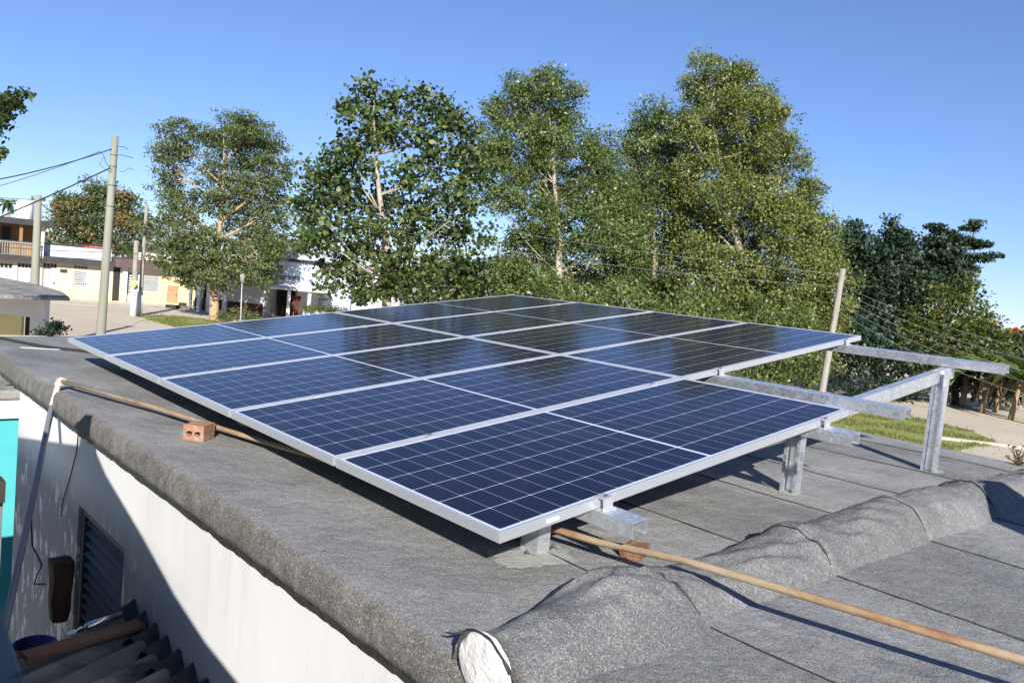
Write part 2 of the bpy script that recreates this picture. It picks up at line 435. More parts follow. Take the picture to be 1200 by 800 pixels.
M['wire'] = noisy('black cable', (0.02, 0.02, 0.022), (0.03, 0.03, 0.03), 2, 0.5)
M['wire_grey'] = noisy('bare grey conductor', (0.22, 0.22, 0.215), (0.27, 0.27, 0.27), 2, 0.5, 0.2)
M['iron'] = noisy('dull iron', (0.10, 0.10, 0.10), (0.14, 0.14, 0.14), 8, 0.6, 0.4)
M['sign'] = noisy('orange yellow sign back', (0.55, 0.33, 0.07), (0.5, 0.3, 0.06), 3, 0.6)
M['bluesign'] = noisy('blue sign paint', (0.02, 0.11, 0.55), (0.02, 0.10, 0.5), 3, 0.5)
M['tank'] = noisy('white plastic tank', (0.76, 0.76, 0.75), (0.7, 0.7, 0.7), 2, 0.5)
M['greytank'] = noisy('grey tank', (0.40, 0.42, 0.40), (0.33, 0.35, 0.33), 2, 0.6)
M['castertank'] = noisy('black shadow caster plastic', (0.02, 0.02, 0.022), (0.03, 0.03, 0.03), 2, 0.5)
M['bark_pale'] = noisy('pale bark', (0.36, 0.31, 0.25), (0.25, 0.21, 0.17), 3, 0.9, bump=0.5, bscale=15)
M['bark_tan'] = noisy('tan bark', (0.40, 0.28, 0.17), (0.30, 0.21, 0.13), 3, 0.9, bump=0.5, bscale=15)  # two tans mixed by noise
M['bark_dark'] = noisy('dark bark', (0.09, 0.07, 0.05), (0.06, 0.047, 0.035), 3, 0.9)
M['bananastem'] = noisy('dry banana stem', (0.36, 0.24, 0.13), (0.20, 0.14, 0.07), 4, 0.85, stretch=(4, 4, 0.5))
M['leaf_round'] = leafmat('broad glossy leaves', [(0, (0.023, 0.044, 0.014)), (0.45, (0.049, 0.084, 0.022)), (0.85, (0.101, 0.136, 0.033)), (1, (0.176, 0.176, 0.044))], 0.46, 0.25, 0.4)
M['leaf_fine'] = leafmat('narrow olive leaves', [(0, (0.048, 0.083, 0.023)), (0.5, (0.097, 0.143, 0.036)), (0.9, (0.158, 0.199, 0.051)), (1, (0.221, 0.219, 0.082))], 0.42, 0.25, 0.5)
M['leaf_olive'] = leafmat('warm olive leaves', [(0, (0.062, 0.087, 0.022)), (0.5, (0.132, 0.168, 0.040)), (0.9, (0.205, 0.226, 0.055)), (1, (0.278, 0.248, 0.100))], 0.42, 0.25, 0.5)
M['leaf_feather'] = leafmat('feathery mid green leaves', [(0, (0.048, 0.079, 0.029)), (0.5, (0.094, 0.130, 0.043)), (0.9, (0.144, 0.173, 0.051)), (1, (0.234, 0.206, 0.062))], 0.5, 0.25)
M['leaf_dark'] = leafmat('dark blue green leaves', [(0, (0.011, 0.024, 0.013)), (0.6, (0.024, 0.048, 0.024)), (1, (0.047, 0.079, 0.033))], 0.5, 0.12)
M['leaf_shade'] = leafmat('deep green leaves', [(0, (0.019, 0.037, 0.015)), (0.6, (0.042, 0.071, 0.022)), (0.92, (0.086, 0.123, 0.031)), (1, (0.185, 0.185, 0.037))], 0.5, 0.18)
M['leaf_lime'] = leafmat('yellow green leaves', [(0, (0.031, 0.051, 0.014)), (0.55, (0.066, 0.097, 0.022)), (0.88, (0.114, 0.145, 0.026)), (1, (0.264, 0.238, 0.026))], 0.45, 0.3)
M['leaf_hedge'] = leafmat('hedge leaves', [(0, (0.051, 0.077, 0.026)), (0.5, (0.096, 0.128, 0.038)), (0.9, (0.166, 0.166, 0.051)), (1, (0.255, 0.128, 0.063))], 0.5, 0.2)
M['leaf_mango'] = leafmat('mango tree leaves', [(0, (0.040, 0.066, 0.026)), (0.6, (0.086, 0.119, 0.040)), (1, (0.158, 0.172, 0.060))], 0.5, 0.2)
M['blossom'] = leafmat('rusty orange blossom', [(0, (0.15, 0.10, 0.04)), (0.6, (0.25, 0.155, 0.06)), (1, (0.33, 0.22, 0.095))], 0.7, 0.2)
M['leaf_banana'] = leafmat('banana leaves', [(0, (0.072, 0.123, 0.029)), (0.6, (0.145, 0.217, 0.043)), (1, (0.275, 0.319, 0.058))], 0.4, 0.35)
M['leaf_dry'] = leafmat('dry banana leaves', [(0, (0.08, 0.06, 0.035)), (0.6, (0.15, 0.11, 0.06)), (1, (0.24, 0.18, 0.10))], 0.8, 0.2)
M['grass'] = leafmat('grass blades', [(0, (0.090, 0.108, 0.026)), (0.6, (0.153, 0.172, 0.038)), (1, (0.281, 0.255, 0.090))], 0.6, 0.2)

# ------------------------------------------------------------------ ground
def ground_mat():
    m, t, b = new_mat('sandy ground')
    tc = N(t, 'ShaderNodeTexCoord'); vec = tc.outputs['Object']
    f1, _ = noise_fac(t, vec, 0.12, 6, 0.6, 0.35, 0.65)
    col = mixc(t, f1, (0.54, 0.465, 0.36), (0.46, 0.395, 0.305))
    f2, _ = noise_fac(t, vec, 1.1, 6, 0.65, 0.5, 0.75)
    col = mixc(t, math_node(t, 'MULTIPLY', f2, 0.5), col, (0.44, 0.38, 0.29))
    f3, _ = noise_fac(t, vec, 0.35, 5, 0.7, 0.62, 0.72)
    col = mixc(t, math_node(t, 'MULTIPLY', f3, 0.4), col, (0.2, 0.19, 0.10))
    L(t, col, b.inputs['Base Color']); b.inputs['Roughness'].default_value = 0.95
    b.inputs['Specular IOR Level'].default_value = 0.2
    bn = N(t, 'ShaderNodeBump'); bn.inputs['Strength'].default_value = 0.4; bn.inputs['Distance'].default_value = 0.05
    nb, _ = noise_fac(t, vec, 4, 6, 0.7, 0.3, 0.7); L(t, nb, bn.inputs['Height']); L(t, bn.outputs[0], b.inputs['Normal'])
    return m
M['ground'] = ground_mat()
M['turf'] = noisy('rough turf', (0.20, 0.23, 0.05), (0.26, 0.26, 0.075), 0.8, 0.95, c3=(0.30, 0.25, 0.15), s3=0.9, lo3=0.58, hi3=0.72, bump=0.8, bscale=8, bdist=0.05)
M['pave'] = noisy('pale concrete paving', (0.56, 0.51, 0.43), (0.48, 0.44, 0.37), 0.5, 0.9, c3=(0.30, 0.27, 0.22), s3=0.7)
M['kerb'] = noisy('kerb concrete', (0.40, 0.37, 0.32), (0.33, 0.30, 0.26), 1.5, 0.9)
g = MB(); g.add([(-3000,-3000,GZ),(3000,-3000,GZ),(3000,3000,GZ),(-3000,3000,GZ)], [(0,1,2,3)])
structure(g.build('ground', M['ground']))

def patch(name, pts, lift, mat, amp=0.6, step=.45):
    """flat sheet with a ragged outline, a few mm above the ground"""
    out = []
    n = len(pts)
    for i in range(n):
        a, b2 = pts[i], pts[(i + 1) % n]
        k = max(2, int((b2 - a).length / step))
        for j in range(k):
            p = a.lerp(b2, j / k)
            q = mnoise.noise(p * 0.7) * amp
            p = p + Vector((q, mnoise.noise(p * 0.9 + Vector((9, 3, 1))) * amp, 0))
            out.append((p.x, p.y, GZ + lift))
    mb = MB(); mb.add(out, [tuple(range(len(out)))])
    bmo = mb.build(name, mat)
    bm = bmesh.new(); bm.from_mesh(bmo.data); bmesh.ops.recalc_face_normals(bm, faces=bm.faces)
    if bm.faces and list(bm.faces)[0].normal.z < 0:
        bmesh.ops.reverse_faces(bm, faces=bm.faces)
    bmesh.ops.triangulate(bm, faces=bm.faces); bm.to_mesh(bmo.data); bm.free()
    return bmo
lawn_pts = [gnd(*q) for q in ((880,452),(985,470),(1040,481),(1100,496),(1140,505),(1166,516),(1160,522),(1080,530),(960,540),(860,520))]
structure(patch('lawn', lawn_pts, 0.004, M['turf']))
verge_pts = [gnd(*q) for q in ((160,371),(185,369.5),(212,371),(236,374),(262,378),(275,384),(240,392),(215,386),(188,378))]
structure(patch('verge', verge_pts, 0.004, M['turf']))
side_pts = [gnd(*q) for q in ((60,352),(150,355),(240,361),(420,370),(420,374),(240,367),(150,362),(60,357))]
structure(patch('pavement', side_pts, 0.008, M['pave'], amp=0.05))
def grass_tufts(name, pts, n, h):
    P = np.array([[p.x, p.y] for p in pts])
    lo, hi = P.min(0), P.max(0)
    V = []; Fc = []
    def inside(x, y):
        c = False; j = len(P) - 1
        for i in range(len(P)):
            if (P[i,1] > y) != (P[j,1] > y) and x < (P[j,0]-P[i,0])*(y-P[i,1])/(P[j,1]-P[i,1])+P[i,0]: c = not c
            j = i
        return c
    k = 0
    while k < n:
        x, y = rng.uniform(lo, hi)
        if not inside(x, y): continue
        k += 1
        if mnoise.noise(Vector((x*0.5, y*0.5, 3))) < -0.12: continue
        for _ in range(5):
            a = rng.uniform(0, 6.28); hh = h * rng.uniform(0.5, 1.3); ww = 0.018
            sp_ = .06 if rng.uniform() < .8 else .5
            bx, by = x + rng.normal(0, sp_), y + rng.normal(0, sp_)
            dx, dy = math.cos(a), math.sin(a)
            o = len(V)
            V += [(bx - dy*ww, by + dx*ww, GZ), (bx + dy*ww, by - dx*ww, GZ), (bx + dx*hh*.5, by + dy*hh*.5, GZ + hh)]
            Fc.append((o, o+1, o+2))
    mb = MB(); mb.v = V; mb.f = Fc; mb.s = [False]*len(Fc); mb.m = [0]*len(Fc)
    o = mb.build(name, M['grass']); return o
tag(grass_tufts('grass', lawn_pts, 9000, 0.10), 'short rough grass on the lawn beyond the flat roof', 'grass', kind='stuff')
tag(grass_tufts('grass', verge_pts, 2500, 0.10), 'short grass on the verge along the sandy street', 'grass', kind='stuff')
kb = MB()
pk = [gnd(*q) for q in ((1098,514),(1140,519),(1185,524),(1300,540))]
for a, b2 in zip(pk[:-1], pk[1:]):
    d = (b2 - a).normalized(); nrm = Vector((-d.y, d.x, 0)) * 0.09
    kb.add([a-nrm, b2-nrm, b2+nrm, a+nrm, a-nrm+Vector((0,0,.12)), b2-nrm+Vector((0,0,.12)), b2+nrm+Vector((0,0,.12)), a+nrm+Vector((0,0,.12))],
           [(0,3,2,1),(4,5,6,7),(0,1,5,4),(1,2,6,5),(2,3,7,6),(3,0,4,7)])
structure(kb.build('kerb', M['kerb'], fixn=True))

# ------------------------------------------------------------------ the building with the felt roof
bld = thing('flat_roof_building', 'white walled building under a grey felt roof that carries the solar panels', 'building', (2, 2, GZ))
WX = -0.32
wtl, wbr = onx(95, 588, WX), onx(146, 705, WX)
wy0, wy1 = onx(146, 640, WX).y, onx(92, 600, WX).y
wz1 = onx(120, 618, WX).z; wz0 = wz1 - 1.0
wb = MB()
Y0, Y1 = -6.0, 4.86
wb.box((WX, Y0, GZ), (WX+.15, wy0, -.125)); wb.box((WX, wy1, GZ), (WX+.15, Y1, -.125))
wb.box((WX, wy0, GZ), (WX+.15, wy1, wz0)); wb.box((WX, wy0, wz1), (WX+.15, wy1, -.125))
wb.box((WX+.15, Y1-.15, GZ), (5.0, Y1, -.2)); wb.box((4.85, Y0, GZ), (5.0, Y1-.15, -.2)); wb.box((WX+.15, Y0, GZ), (4.85, Y0+.15, -.2))
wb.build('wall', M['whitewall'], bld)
# louvred window
wf = MB()
for a, b2 in (((WX+.02, wy0, wz0), (WX+.09, wy0+.05, wz1)), ((WX+.02, wy1-.05, wz0), (WX+.09, wy1, wz1)), ((WX+.02, wy0+.05, wz1-.05), (WX+.09, wy1-.05, wz1)), ((WX+.02, wy0+.05, wz0), (WX+.09, wy1-.05, wz0+.05))):
    wf.box(a, b2)
win = wf.build('window', M['darklouvre'], bld)
ls = MB()
for k in range(15):
    z = wz0 + .07 + k * (wz1 - wz0 - .13) / 14.2
    Mx = Matrix.Translation((WX+.055, 0, z)) @ Matrix.Rotation(math.radians(-38), 4, 'Y')
    ls.box((-.036, wy0+.05, -.003), (.036, wy1-.05, .003), Mx)
lo = ls.build('louvres', M['darklouvre'], win)
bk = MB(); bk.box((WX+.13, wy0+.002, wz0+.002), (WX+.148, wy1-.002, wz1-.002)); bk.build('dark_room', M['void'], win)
# roof deck: rounded eave on the left, gentle unevenness
def far_edge(x): return 6.73 + 0.32 * x if x < 1.2 else 7.1
prof = [(-.355, -.130), (-.374, -.118), (-.377, -.095), (-.370, -.050), (-.362, -.020), (-.350, -.006), (-.332, -.001), (-.28, 0.0)]
xs = [p[0] for p in prof] + list(np.arange(-.10, 5.35, .07))
zs = [p[1] for p in prof] + [0.0] * (len(xs) - len(prof))
RX1 = xs[-1]
nv = 240
rv = []; rf = []
for j in range(nv + 1):
    for i, x in enumerate(xs):
        y = -6.0 + (far_edge(max(x, -.3)) + 6.0) * j / nv
        wob = mnoise.noise(Vector((x*1.3, y*1.3, 0))) * .006 + mnoise.noise(Vector((x*5, y*5, 4))) * .0015
        ex = mnoise.noise(Vector((y*6, 1, 0))) * .006 if i < 4 else 0
        ez = mnoise.noise(Vector((y*9, 7, 2))) * .008 if i < 3 else 0
        rv.append((x + ex + wob*.4*(i < 7), y, zs[i] + roofz(x) + (wob if i > 3 else 0) + ez))
nx = len(xs)
for j in range(nv):
    for i in range(nx - 1):
        rf.append((j*nx+i, j*nx+i+1, (j+1)*nx+i+1, (j+1)*nx+i))
rb = MB(); rb.add(rv, rf, True)
# underside and outer edges
o = len(rb.v)
for j in range(nv + 1):
    y = rv[j*nx][1]
    rb.v.append((-.34, y, -.15)); 
for j in range(nv):
    rb.f.append((j*nx, (j+1)*nx, o+j+1, o+j)); rb.s.append(False); rb.m.append(0)
o2 = len(rb.v)
for j in (0, nv):
    for i, x in enumerate(xs):
        rb.v.append((rv[j*nx+i][0], rv[j*nx+i][1], -.2 + roofz(x)*1))
for jj, j in enumerate((0, nv)):
    for i in range(nx - 1):
        a, b2 = j*nx+i, j*nx+i+1; c, d = o2+jj*nx+i+1, o2+jj*nx+i
        rb.f.append((a, b2, c, d) if jj else (b2, a, d, c)); rb.s.append(False); rb.m.append(0)
rb.add([rv[nx-1], rv[nv*nx+nx-1], (RX1, rv[nv*nx+nx-1][1], -.28), (RX1, -6, -.28)], [(0,3,2,1)])
rb.add([(-.34, -6, -.15), (RX1, -6, -.24), (RX1, 7.0, -.24), (-.34, 6.6, -.15)], [(3,2,1,0)])
roof = rb.build('roof', M['felt'], bld)
eg_ = MB(); ev_ = []; ef_ = []  # turned-under felt edge; its black strip also stands in for the eave shadow
ne = 520
for k in range(ne + 1):
    y = -6 + (6.6 + 6) * k / ne
    dz = mnoise.noise(Vector((y*8, 3, 1)))*.010 + mnoise.noise(Vector((y*28, 3, 7)))*.006
    ev_ += [(-.352, y, -.115), (-.347, y, -.163 + dz), (-.316, y, -.166 + dz)]
for k in range(ne):
    for q in range(2): ef_.append((k*3+q, (k+1)*3+q, (k+1)*3+q+1, k*3+q+1))
eg_.add(ev_, ef_); eg_.build('eave_edge', M['bitumen'], roof)
# lines of bled bitumen along the laps of the felt strips
def seam(y0, y1, x, seed, wd=.0042):
    mb = MB(); vs = []; fs = []
    n = int(abs(y1 - y0) / .025)
    for k in range(n + 1):
        y = y0 + (y1 - y0) * k / n
        xx = x + mnoise.noise(Vector((y*2.2, seed, 0))) * .012 + mnoise.noise(Vector((y*14, seed, 2))) * .004
        ww = wd * max(.08, 0.25 + 1.9 * mnoise.noise(Vector((y*4, seed, 5))))
        z = roofz(xx) + mnoise.noise(Vector((xx*1.3, y*1.3, 0))) * .006 + .0035
        vs += [(xx-ww, y, z-.003), (xx-ww*.5, y, z+.002), (xx+ww*.5, y, z+.002), (xx+ww, y, z-.003)]
    for k in range(n):
        for q in range(3):
            fs.append((k*4+q, k*4+q+1, (k+1)*4+q+1, (k+1)*4+q))
    mb.add(vs, fs); return mb.build('felt_seam', M['bitumen'], roof)
SEAMS = (.41, 1.27, 2.17, 3.04, 3.93, 4.8)
for k, x in enumerate(SEAMS):
    seam(-.10, 6.6, x, k * 3.1); seam(-5.5, -.47, x, k * 3.1 + 1)
# the upstand: a felt covered ridge of rubble running across the roof
hc = [(-.37,.082),(-.30,.084),(-.20,.088),(-.06,.098),(.02,.108),(.11,.126),(.25,.130),(.36,.118),(.45,.086),(.60,.068),(.82,.074),(1.0,.080),(1.16,.10),(1.30,.128),(1.42,.112),(1.78,.128),(2.0,.140),(2.12,.152),(2.3,.130),(2.65,.145),(3.0,.145),(3.4,.12),(4.0,.11),(5.3,.11)]
def hval(x):
    for (a, p), (b2, q) in zip(hc[:-1], hc[1:]):
        if a <= x <= b2:
            u = (x - a) / (b2 - a); u = u*u*(3-2*u); return p + (q - p) * u
    return hc[-1][1]
ub = MB(); vs = []; fs = []
hx = list(np.arange(-.372, 5.3, .02)); nk = 30
for x in hx:
    strip = max([s for s in SEAMS if s <= x] + [-.45])
    lap = .004 + .014 * (1 - min(1, (x - strip) / .22))       # each strip laps over the next
    h = hval(x) + lap
    tap = min(1, max(0, (x + .40) / .75)); tap = tap*tap*(3-2*tap)
    hw = .105 + .040*tap + .02 * mnoise.noise(Vector((x*1.7, 5, 0))) + .10 * (h - .12)
    yc = -.385 + .095*tap + .02 * mnoise.noise(Vector((x*1.1, 9, 0)))
    for k in range(nk + 1):
        a = math.pi * k / nk
        cy = math.cos(a); sz = math.sin(a) ** .80
        flare = 1.0 + (.18 * (1 - sz) ** 3 if cy > 0 else (.28 + .45*math.exp(-((x - .12)/.28)**2)) * (1 - sz) ** 2.2)
        y = yc + hw * cy * flare; z = roofz(x) - .004 + h * sz
        d = mnoise.noise(Vector((x*4.5, y*6, z*6))) * .020 * sz + mnoise.noise(Vector((x*13, y*11, z*11))) * .008 * sz + mnoise.noise(Vector((x*30, y*24, z*24))) * .0025
        fold = .010 * math.sin((x*1.0 + .35*cy)*26 + 3*mnoise.noise(Vector((x*2, 3, 3)))) * sz * max(0, mnoise.noise(Vector((x*1.9, 12, cy)))) * 2
        rg = max(0.0, 1 - abs(mnoise.noise(Vector((x*4.2 + 1.3*cy, cy*1.6, 8)))) * 4.5)
        d += (rg**2 * .016 - .004) * sz * (0.4 + max(0, mnoise.noise(Vector((x*2.1, 4, 4)))) * 1.8)
        vs.append((x + .05*sz*mnoise.noise(Vector((strip, 2, 2))) , y - cy*d, z + d + fold))
for i in range(len(hx) - 1):
    for k in range(nk):
        fs.append((i*(nk+1)+k, i*(nk+1)+k+1, (i+1)*(nk+1)+k+1, (i+1)*(nk+1)+k))
ub.add(vs, fs, True)
ridge = ub.build('parapet_ridge', M['felt_hump'], bld, fixn=True)
# chalky rubble core showing at the open end
eb = MB(); ring = [Vector(vs[k]) for k in range(nk + 1)]
rk = [k for k in range(nk + 1) if math.sin(math.pi*k/nk) ** .8 > .42]
top_ = [ring[k] for k in rk]
ya, yb = top_[0].y, top_[-1].y; ym_, hr = (ya + yb)/2, abs(ya - yb)/2
low_c = [Vector((0, ym_ + (hr*1.04)*math.cos(a), min(top_[0].z, top_[-1].z) - .105*math.sin(a))) for a in [math.pi*k/14 for k in range(13, 0, -1)]]
outl = top_ + low_c
cen = Vector((-.389, ym_, .02))
ev = [cen] ; m_o = len(outl)
for ring_s, off in ((.3, -.007), (.6, -.005), (.8, -.003), (.91, .001)):
    for p in outl:
        q_ = Vector((-.381, cen.y + (p.y - cen.y)*ring_s, cen.z + (p.z - cen.z)*ring_s))
        ev.append(q_ + Vector((off + .004*mnoise.noise(q_*30), 0, 0)))
fs_ = [(0, k+1, (k+1) % m_o + 1) for k in range(m_o)] + [(1+r_*m_o+k, 1+(r_+1)*m_o+k, 1+(r_+1)*m_o+(k+1) % m_o, 1+r_*m_o+(k+1) % m_o) for r_ in range(3) for k in range(m_o)]
o_b = len(ev); ev += [Vector((-.366, p.y, p.z)) for p in ev[1+3*m_o:1+4*m_o]]
fs_ += [(1+3*m_o+k, o_b+k, o_b+(k+1) % m_o, 1+3*m_o+(k+1) % m_o) for k in range(m_o)]
eb.add(ev, fs_, True)
eb.build('ridge_end', M['plaster'], ridge, fixn=True)
fl = MB()                                   # dark cut edge of the felt round the opening
fl.tube([Vector((p.x - .003, p.y, p.z - .001)) for p in top_], [.002 + .003*abs(mnoise.noise(p*30)) for p in top_], 5)
fl.tube([top_[4] + Vector((-.004,0,0)), top_[2] + Vector((-.012, .012, .004)), top_[2] + Vector((-.018, .035, .0))], [.004, .003, .0015], 5)
fl.build('felt_edge', M['bitumen'], ridge)
for s in SEAMS[:4]:                          # lap lines over the ridge
    i = min(range(len(hx)), key=lambda q: abs(hx[q] - s))
    pts = [Vector(vs[i*(nk+1)+k]) for k in range(2, nk - 1)]
    lt = MB(); pts = [p + Vector((-.004 + .012*mnoise.noise(p*7), 0, .0015)) for p in pts]
    lt.tube(pts, [.0022 + .0035*abs(mnoise.noise(p*9)) + (.003 if 17 < q_ < 24 else 0) for q_, p in enumerate(pts)], 5)
    lt.build('felt_seam', M['bitumen'], ridge)
# pale cement smears round the foot of the near posts
def smear(px, py, r, seed):
    c = onroof(px, py); mb = MB(); vs = [(c.x, c.y, roofz(c.x) + .009)]
    n = 40
    for k in range(n):
        a = 2*math.pi*k/n; rr = r * (1 + .6*mnoise.noise(Vector((math.cos(a)*1.6, math.sin(a)*1.6, seed))) + .25*mnoise.noise(Vector((math.cos(a)*5, math.sin(a)*5, seed))))
        vs.append((c.x + rr*math.cos(a)*1.25, c.y + rr*math.sin(a)*.8, roofz(c.x) + .002))
    mb.add(vs, [(0, k+1, (k+1) % n + 1) for k in range(n)], True); return mb.build('cement_smear', M['smear'], roof)
smear(622, 652, .16, 1.0); smear(925, 577, .07, 4.0); smear(1095, 552, .07, 7.0)

# ------------------------------------------------------------------ mounting frame
NRM = Vector((-0.13007809, -0.00128653, 0.99150292)).normalized()
UX = Vector((NRM.z, 0, -NRM.x)).normalized()
VY = NRM.cross(UX).normalized()
ORG = Vector((0, 0, .188))
def P(u, v, w_): return ORG + UX*u + VY*v + NRM*w_
LU = 2.2617; COL2 = LU + .0097
mf = thing('solar_mounting_frame', 'galvanised steel frame of posts, beams and rails bolted to the felt roof under the panels', 'mounting frame', (2, 2, 0))
th = .003
def rail(u, v0, v1, w_top=-.037, wd=.076, h=.054):
    """channel with the open side down and small inward lips"""
    a = wd/2; l = .014
    pr = [(-a,0),(a,0),(a,-h),(a-l,-h),(a-l,-h+th),(a-th,-h+th),(a-th,-th),(-a+th,-th),(-a+th,-h+th),(-a+l,-h+th),(-a+l,-h),(-a,-h)]
    mb = MB(); mb.extrude(pr, P(u, v0, w_top), UX, NRM, VY*(v1 - v0))
    return mb.build('rail', M['galv'], mf, fixn=True)
def u_of(px, py): 
    r = ray(px, py); t = ((ORG - CAM).dot(NRM) - .037) / r.dot(NRM)
    p = CAM + r*t - ORG; return p.dot(UX), p.dot(VY)
for (u, v0, v1) in ((.463, -.165, 5.0), (1.986, -.165, 5.0), (COL2+.36, -.13, 5.0), (COL2+1.985, -.085, 5.0)):
    rail(u, v0, v1)
def cbox(name, p0, d, ay, az, wd, h, mat, parent, lip=.016):
    """lipped C section from p0 along d; web on +ay, open towards -ay"""
    a = wd/2; b2 = h/2
    pr = [(a,-b2),(a,b2),(-a,b2),(-a,b2-lip),(-a+th,b2-lip),(-a+th,b2-th),(a-th,b2-th),(a-th,-b2+th),(-a+th,-b2+th),(-a+th,-b2+lip),(-a,-b2+lip),(-a,-b2)]
    mb = MB(); mb.extrude(pr, p0, ay, az, d); return mb.build(name, mat, parent, fixn=True)
for v in (.27, 2.6, 4.75):
    cbox('beam', P(.28, v, -.093 - .042), UX*(4.02), -VY, NRM, .055, .080, M['galv'], mf)
def post(base, top, parent, plate=True, ay=1):
    d = top - base
    cbox('post', base, d, Vector((ay,0,0)), Vector((0,1,0)), .060, .086, M['galv'], parent)
    if plate:
        pb = MB(); pb.box((base.x-.085, base.y-.05, base.z-.002), (base.x+.085, base.y+.05, base.z+.006)); p = pb.build('base_plate', M['galv'], parent, bevel=.002)
        for s in (-1, 1):
            q = MB(); q.tube([base + Vector((s*.066, -.03, .005)), base + Vector((s*.066, -.03, .013))], .011, 6, smooth=False); q.tube([base + Vector((s*.066, -.03, .012)), base + Vector((s*.066, -.03, .024))], .005, 8); q.build('bolt', M['iron'], p)
for k, (px, py) in enumerate(((626, 645), (925, 577), (1088, 552))):
    b0 = onroof(px, py)
    for j, v in enumerate((None, 2.6, 4.75)):
        b1 = b0.copy() if v is None else Vector((b0.x, v - .05, roofz(b0.x)))
        u = b1.x / UX.x
        tp = P(u, 0, -.092)
        post(b1, Vector((b1.x, b1.y, tp.z + (.0 if k else -.004))), mf, plate=(j > 0 or k == 0), ay=(1 if k else -1))
        if k == 2 and j == 0:
            pass
def clamp(u, v, parent):
    mb = MB(); Mx = Matrix.Translation(P(u, v, 0)) @ Matrix(((UX.x,VY.x,NRM.x,0),(UX.y,VY.y,NRM.y,0),(UX.z,VY.z,NRM.z,0),(0,0,0,1)))
    mb.box((-.022,-.024,.001),(.022,.012,.006), Mx); mb.box((-.022,-.030,-.037),(.022,-.024,.006), Mx); mb.box((-.022,-.045,-.036),(.022,-.030,-.031), Mx)
    c = mb.build('end_clamp', M['alu'], parent)
    q = MB(); q.tube([Mx @ Vector((0,-.018,.006)), Mx @ Vector((0,-.018,.012))], .007, 6, smooth=False); q.build('bolt', M['iron'], c)
def midclamp(u, v, parent):
    mb = MB(); Mx = Matrix.Translation(P(u, v, 0)) @ Matrix(((UX.x,VY.x,NRM.x,0),(UX.y,VY.y,NRM.y,0),(UX.z,VY.z,NRM.z,0),(0,0,0,1)))
    mb.box((-.02,-.019,.001),(.02,.019,.005), Mx); c = mb.build('mid_clamp', M['alu'], parent)
    q = MB(); q.tube([Mx @ Vector((0,0,.005)), Mx @ Vector((0,0,.011))], .007, 6, smooth=False); q.build('bolt', M['iron'], c)
for u in (.463, 1.986): clamp(u, 0.0, mf)
for u in (COL2+.36, COL2+1.985): clamp(u, 1.0, mf)
for v in (1, 2, 3, 4):
    for u in (.463, 1.986): midclamp(u, v - .009, mf)
    if v > 1:
        for u in (COL2+.36, COL2+1.985): midclamp(u, v - .009, mf)

# ------------------------------------------------------------------ the nine panels
BAS = Matrix(((UX.x,VY.x,NRM.x,0),(UX.y,VY.y,NRM.y,0),(UX.z,VY.z,NRM.z,0),(0,0,0,1)))
fr_m = MB(); rim = .011; H = .035
fr_m.box((0,0,-H),(PU,rim,0)); fr_m.box((0,PV-rim,-H),(PU,PV,0)); fr_m.box((0,rim,-H),(rim,PV-rim,0)); fr_m.box((PU-rim,rim,-H),(PU,PV-rim,0))
fr_o = gl_o = None
plabels = {
 (0,0): ('solar panel nearest the viewer, in the front corner of the array, with an edge sticker', ),
 (0,1): ('second solar panel from the viewer in the longer left row, behind the front corner one', ),
 (0,2): ('middle solar panel of the five in the longer left row', ),
 (0,3): ('fourth of five solar panels from the viewer in the longer left row', ),
 (0,4): ('farthest solar panel of the left row, with the tall pole mirrored in its glass', ),
 (1,1): ('solar panel at the right tip of the array beside the bare steel rails', ),
 (1,2): ('second of four panels in the shorter right row counted from the bare rails', ),
 (1,3): ('third of four panels in the shorter right row counted from the bare rails', ),
 (1,4): ('farthest panel of the right row, dark with tree reflections, at the far tip', )}
for c in (0, 1):
    for v in range(5):
        if (c, v) not in plabels: continue
        Mw = Matrix.Translation(P(COL2 if c else 0, v, 0)) @ BAS @ Matrix.Rotation(math.radians(random.uniform(-.10, .10)), 4, 'X') @ Matrix.Rotation(math.radians(random.uniform(-.06, .06)), 4, 'Y')
        pn = thing('solar_module', plabels[(c, v)][0], 'solar panel', M=Mw, group='solar panels clamped to the roof frame')
        if fr_o is None:
            fr_o = fr_m.build('panel_frame', M['alu'], pn, bevel=.0012)
            gm = MB(); gm.box((rim,rim,-.006),(PU-rim,PV-rim,-.0018)); gl_o = gm.build('cell_glass', M['cells'], pn)
            bm_ = MB(); bm_.box((rim,rim,-.0085),(PU-rim,PV-rim,-.0062)); bs_o = bm_.build('backsheet', M['backsheet'], pn)
            st = MB(); st.box((.20,-.0012,-.024),(.255,.0,-.012)); st.build('sticker', M['sticker'], pn)
        else:
            for src in (fr_o, gl_o, bs_o):
                q = src.copy(); COL.objects.link(q); q.parent = pn; q.matrix_parent_inverse = Matrix.Identity(4)

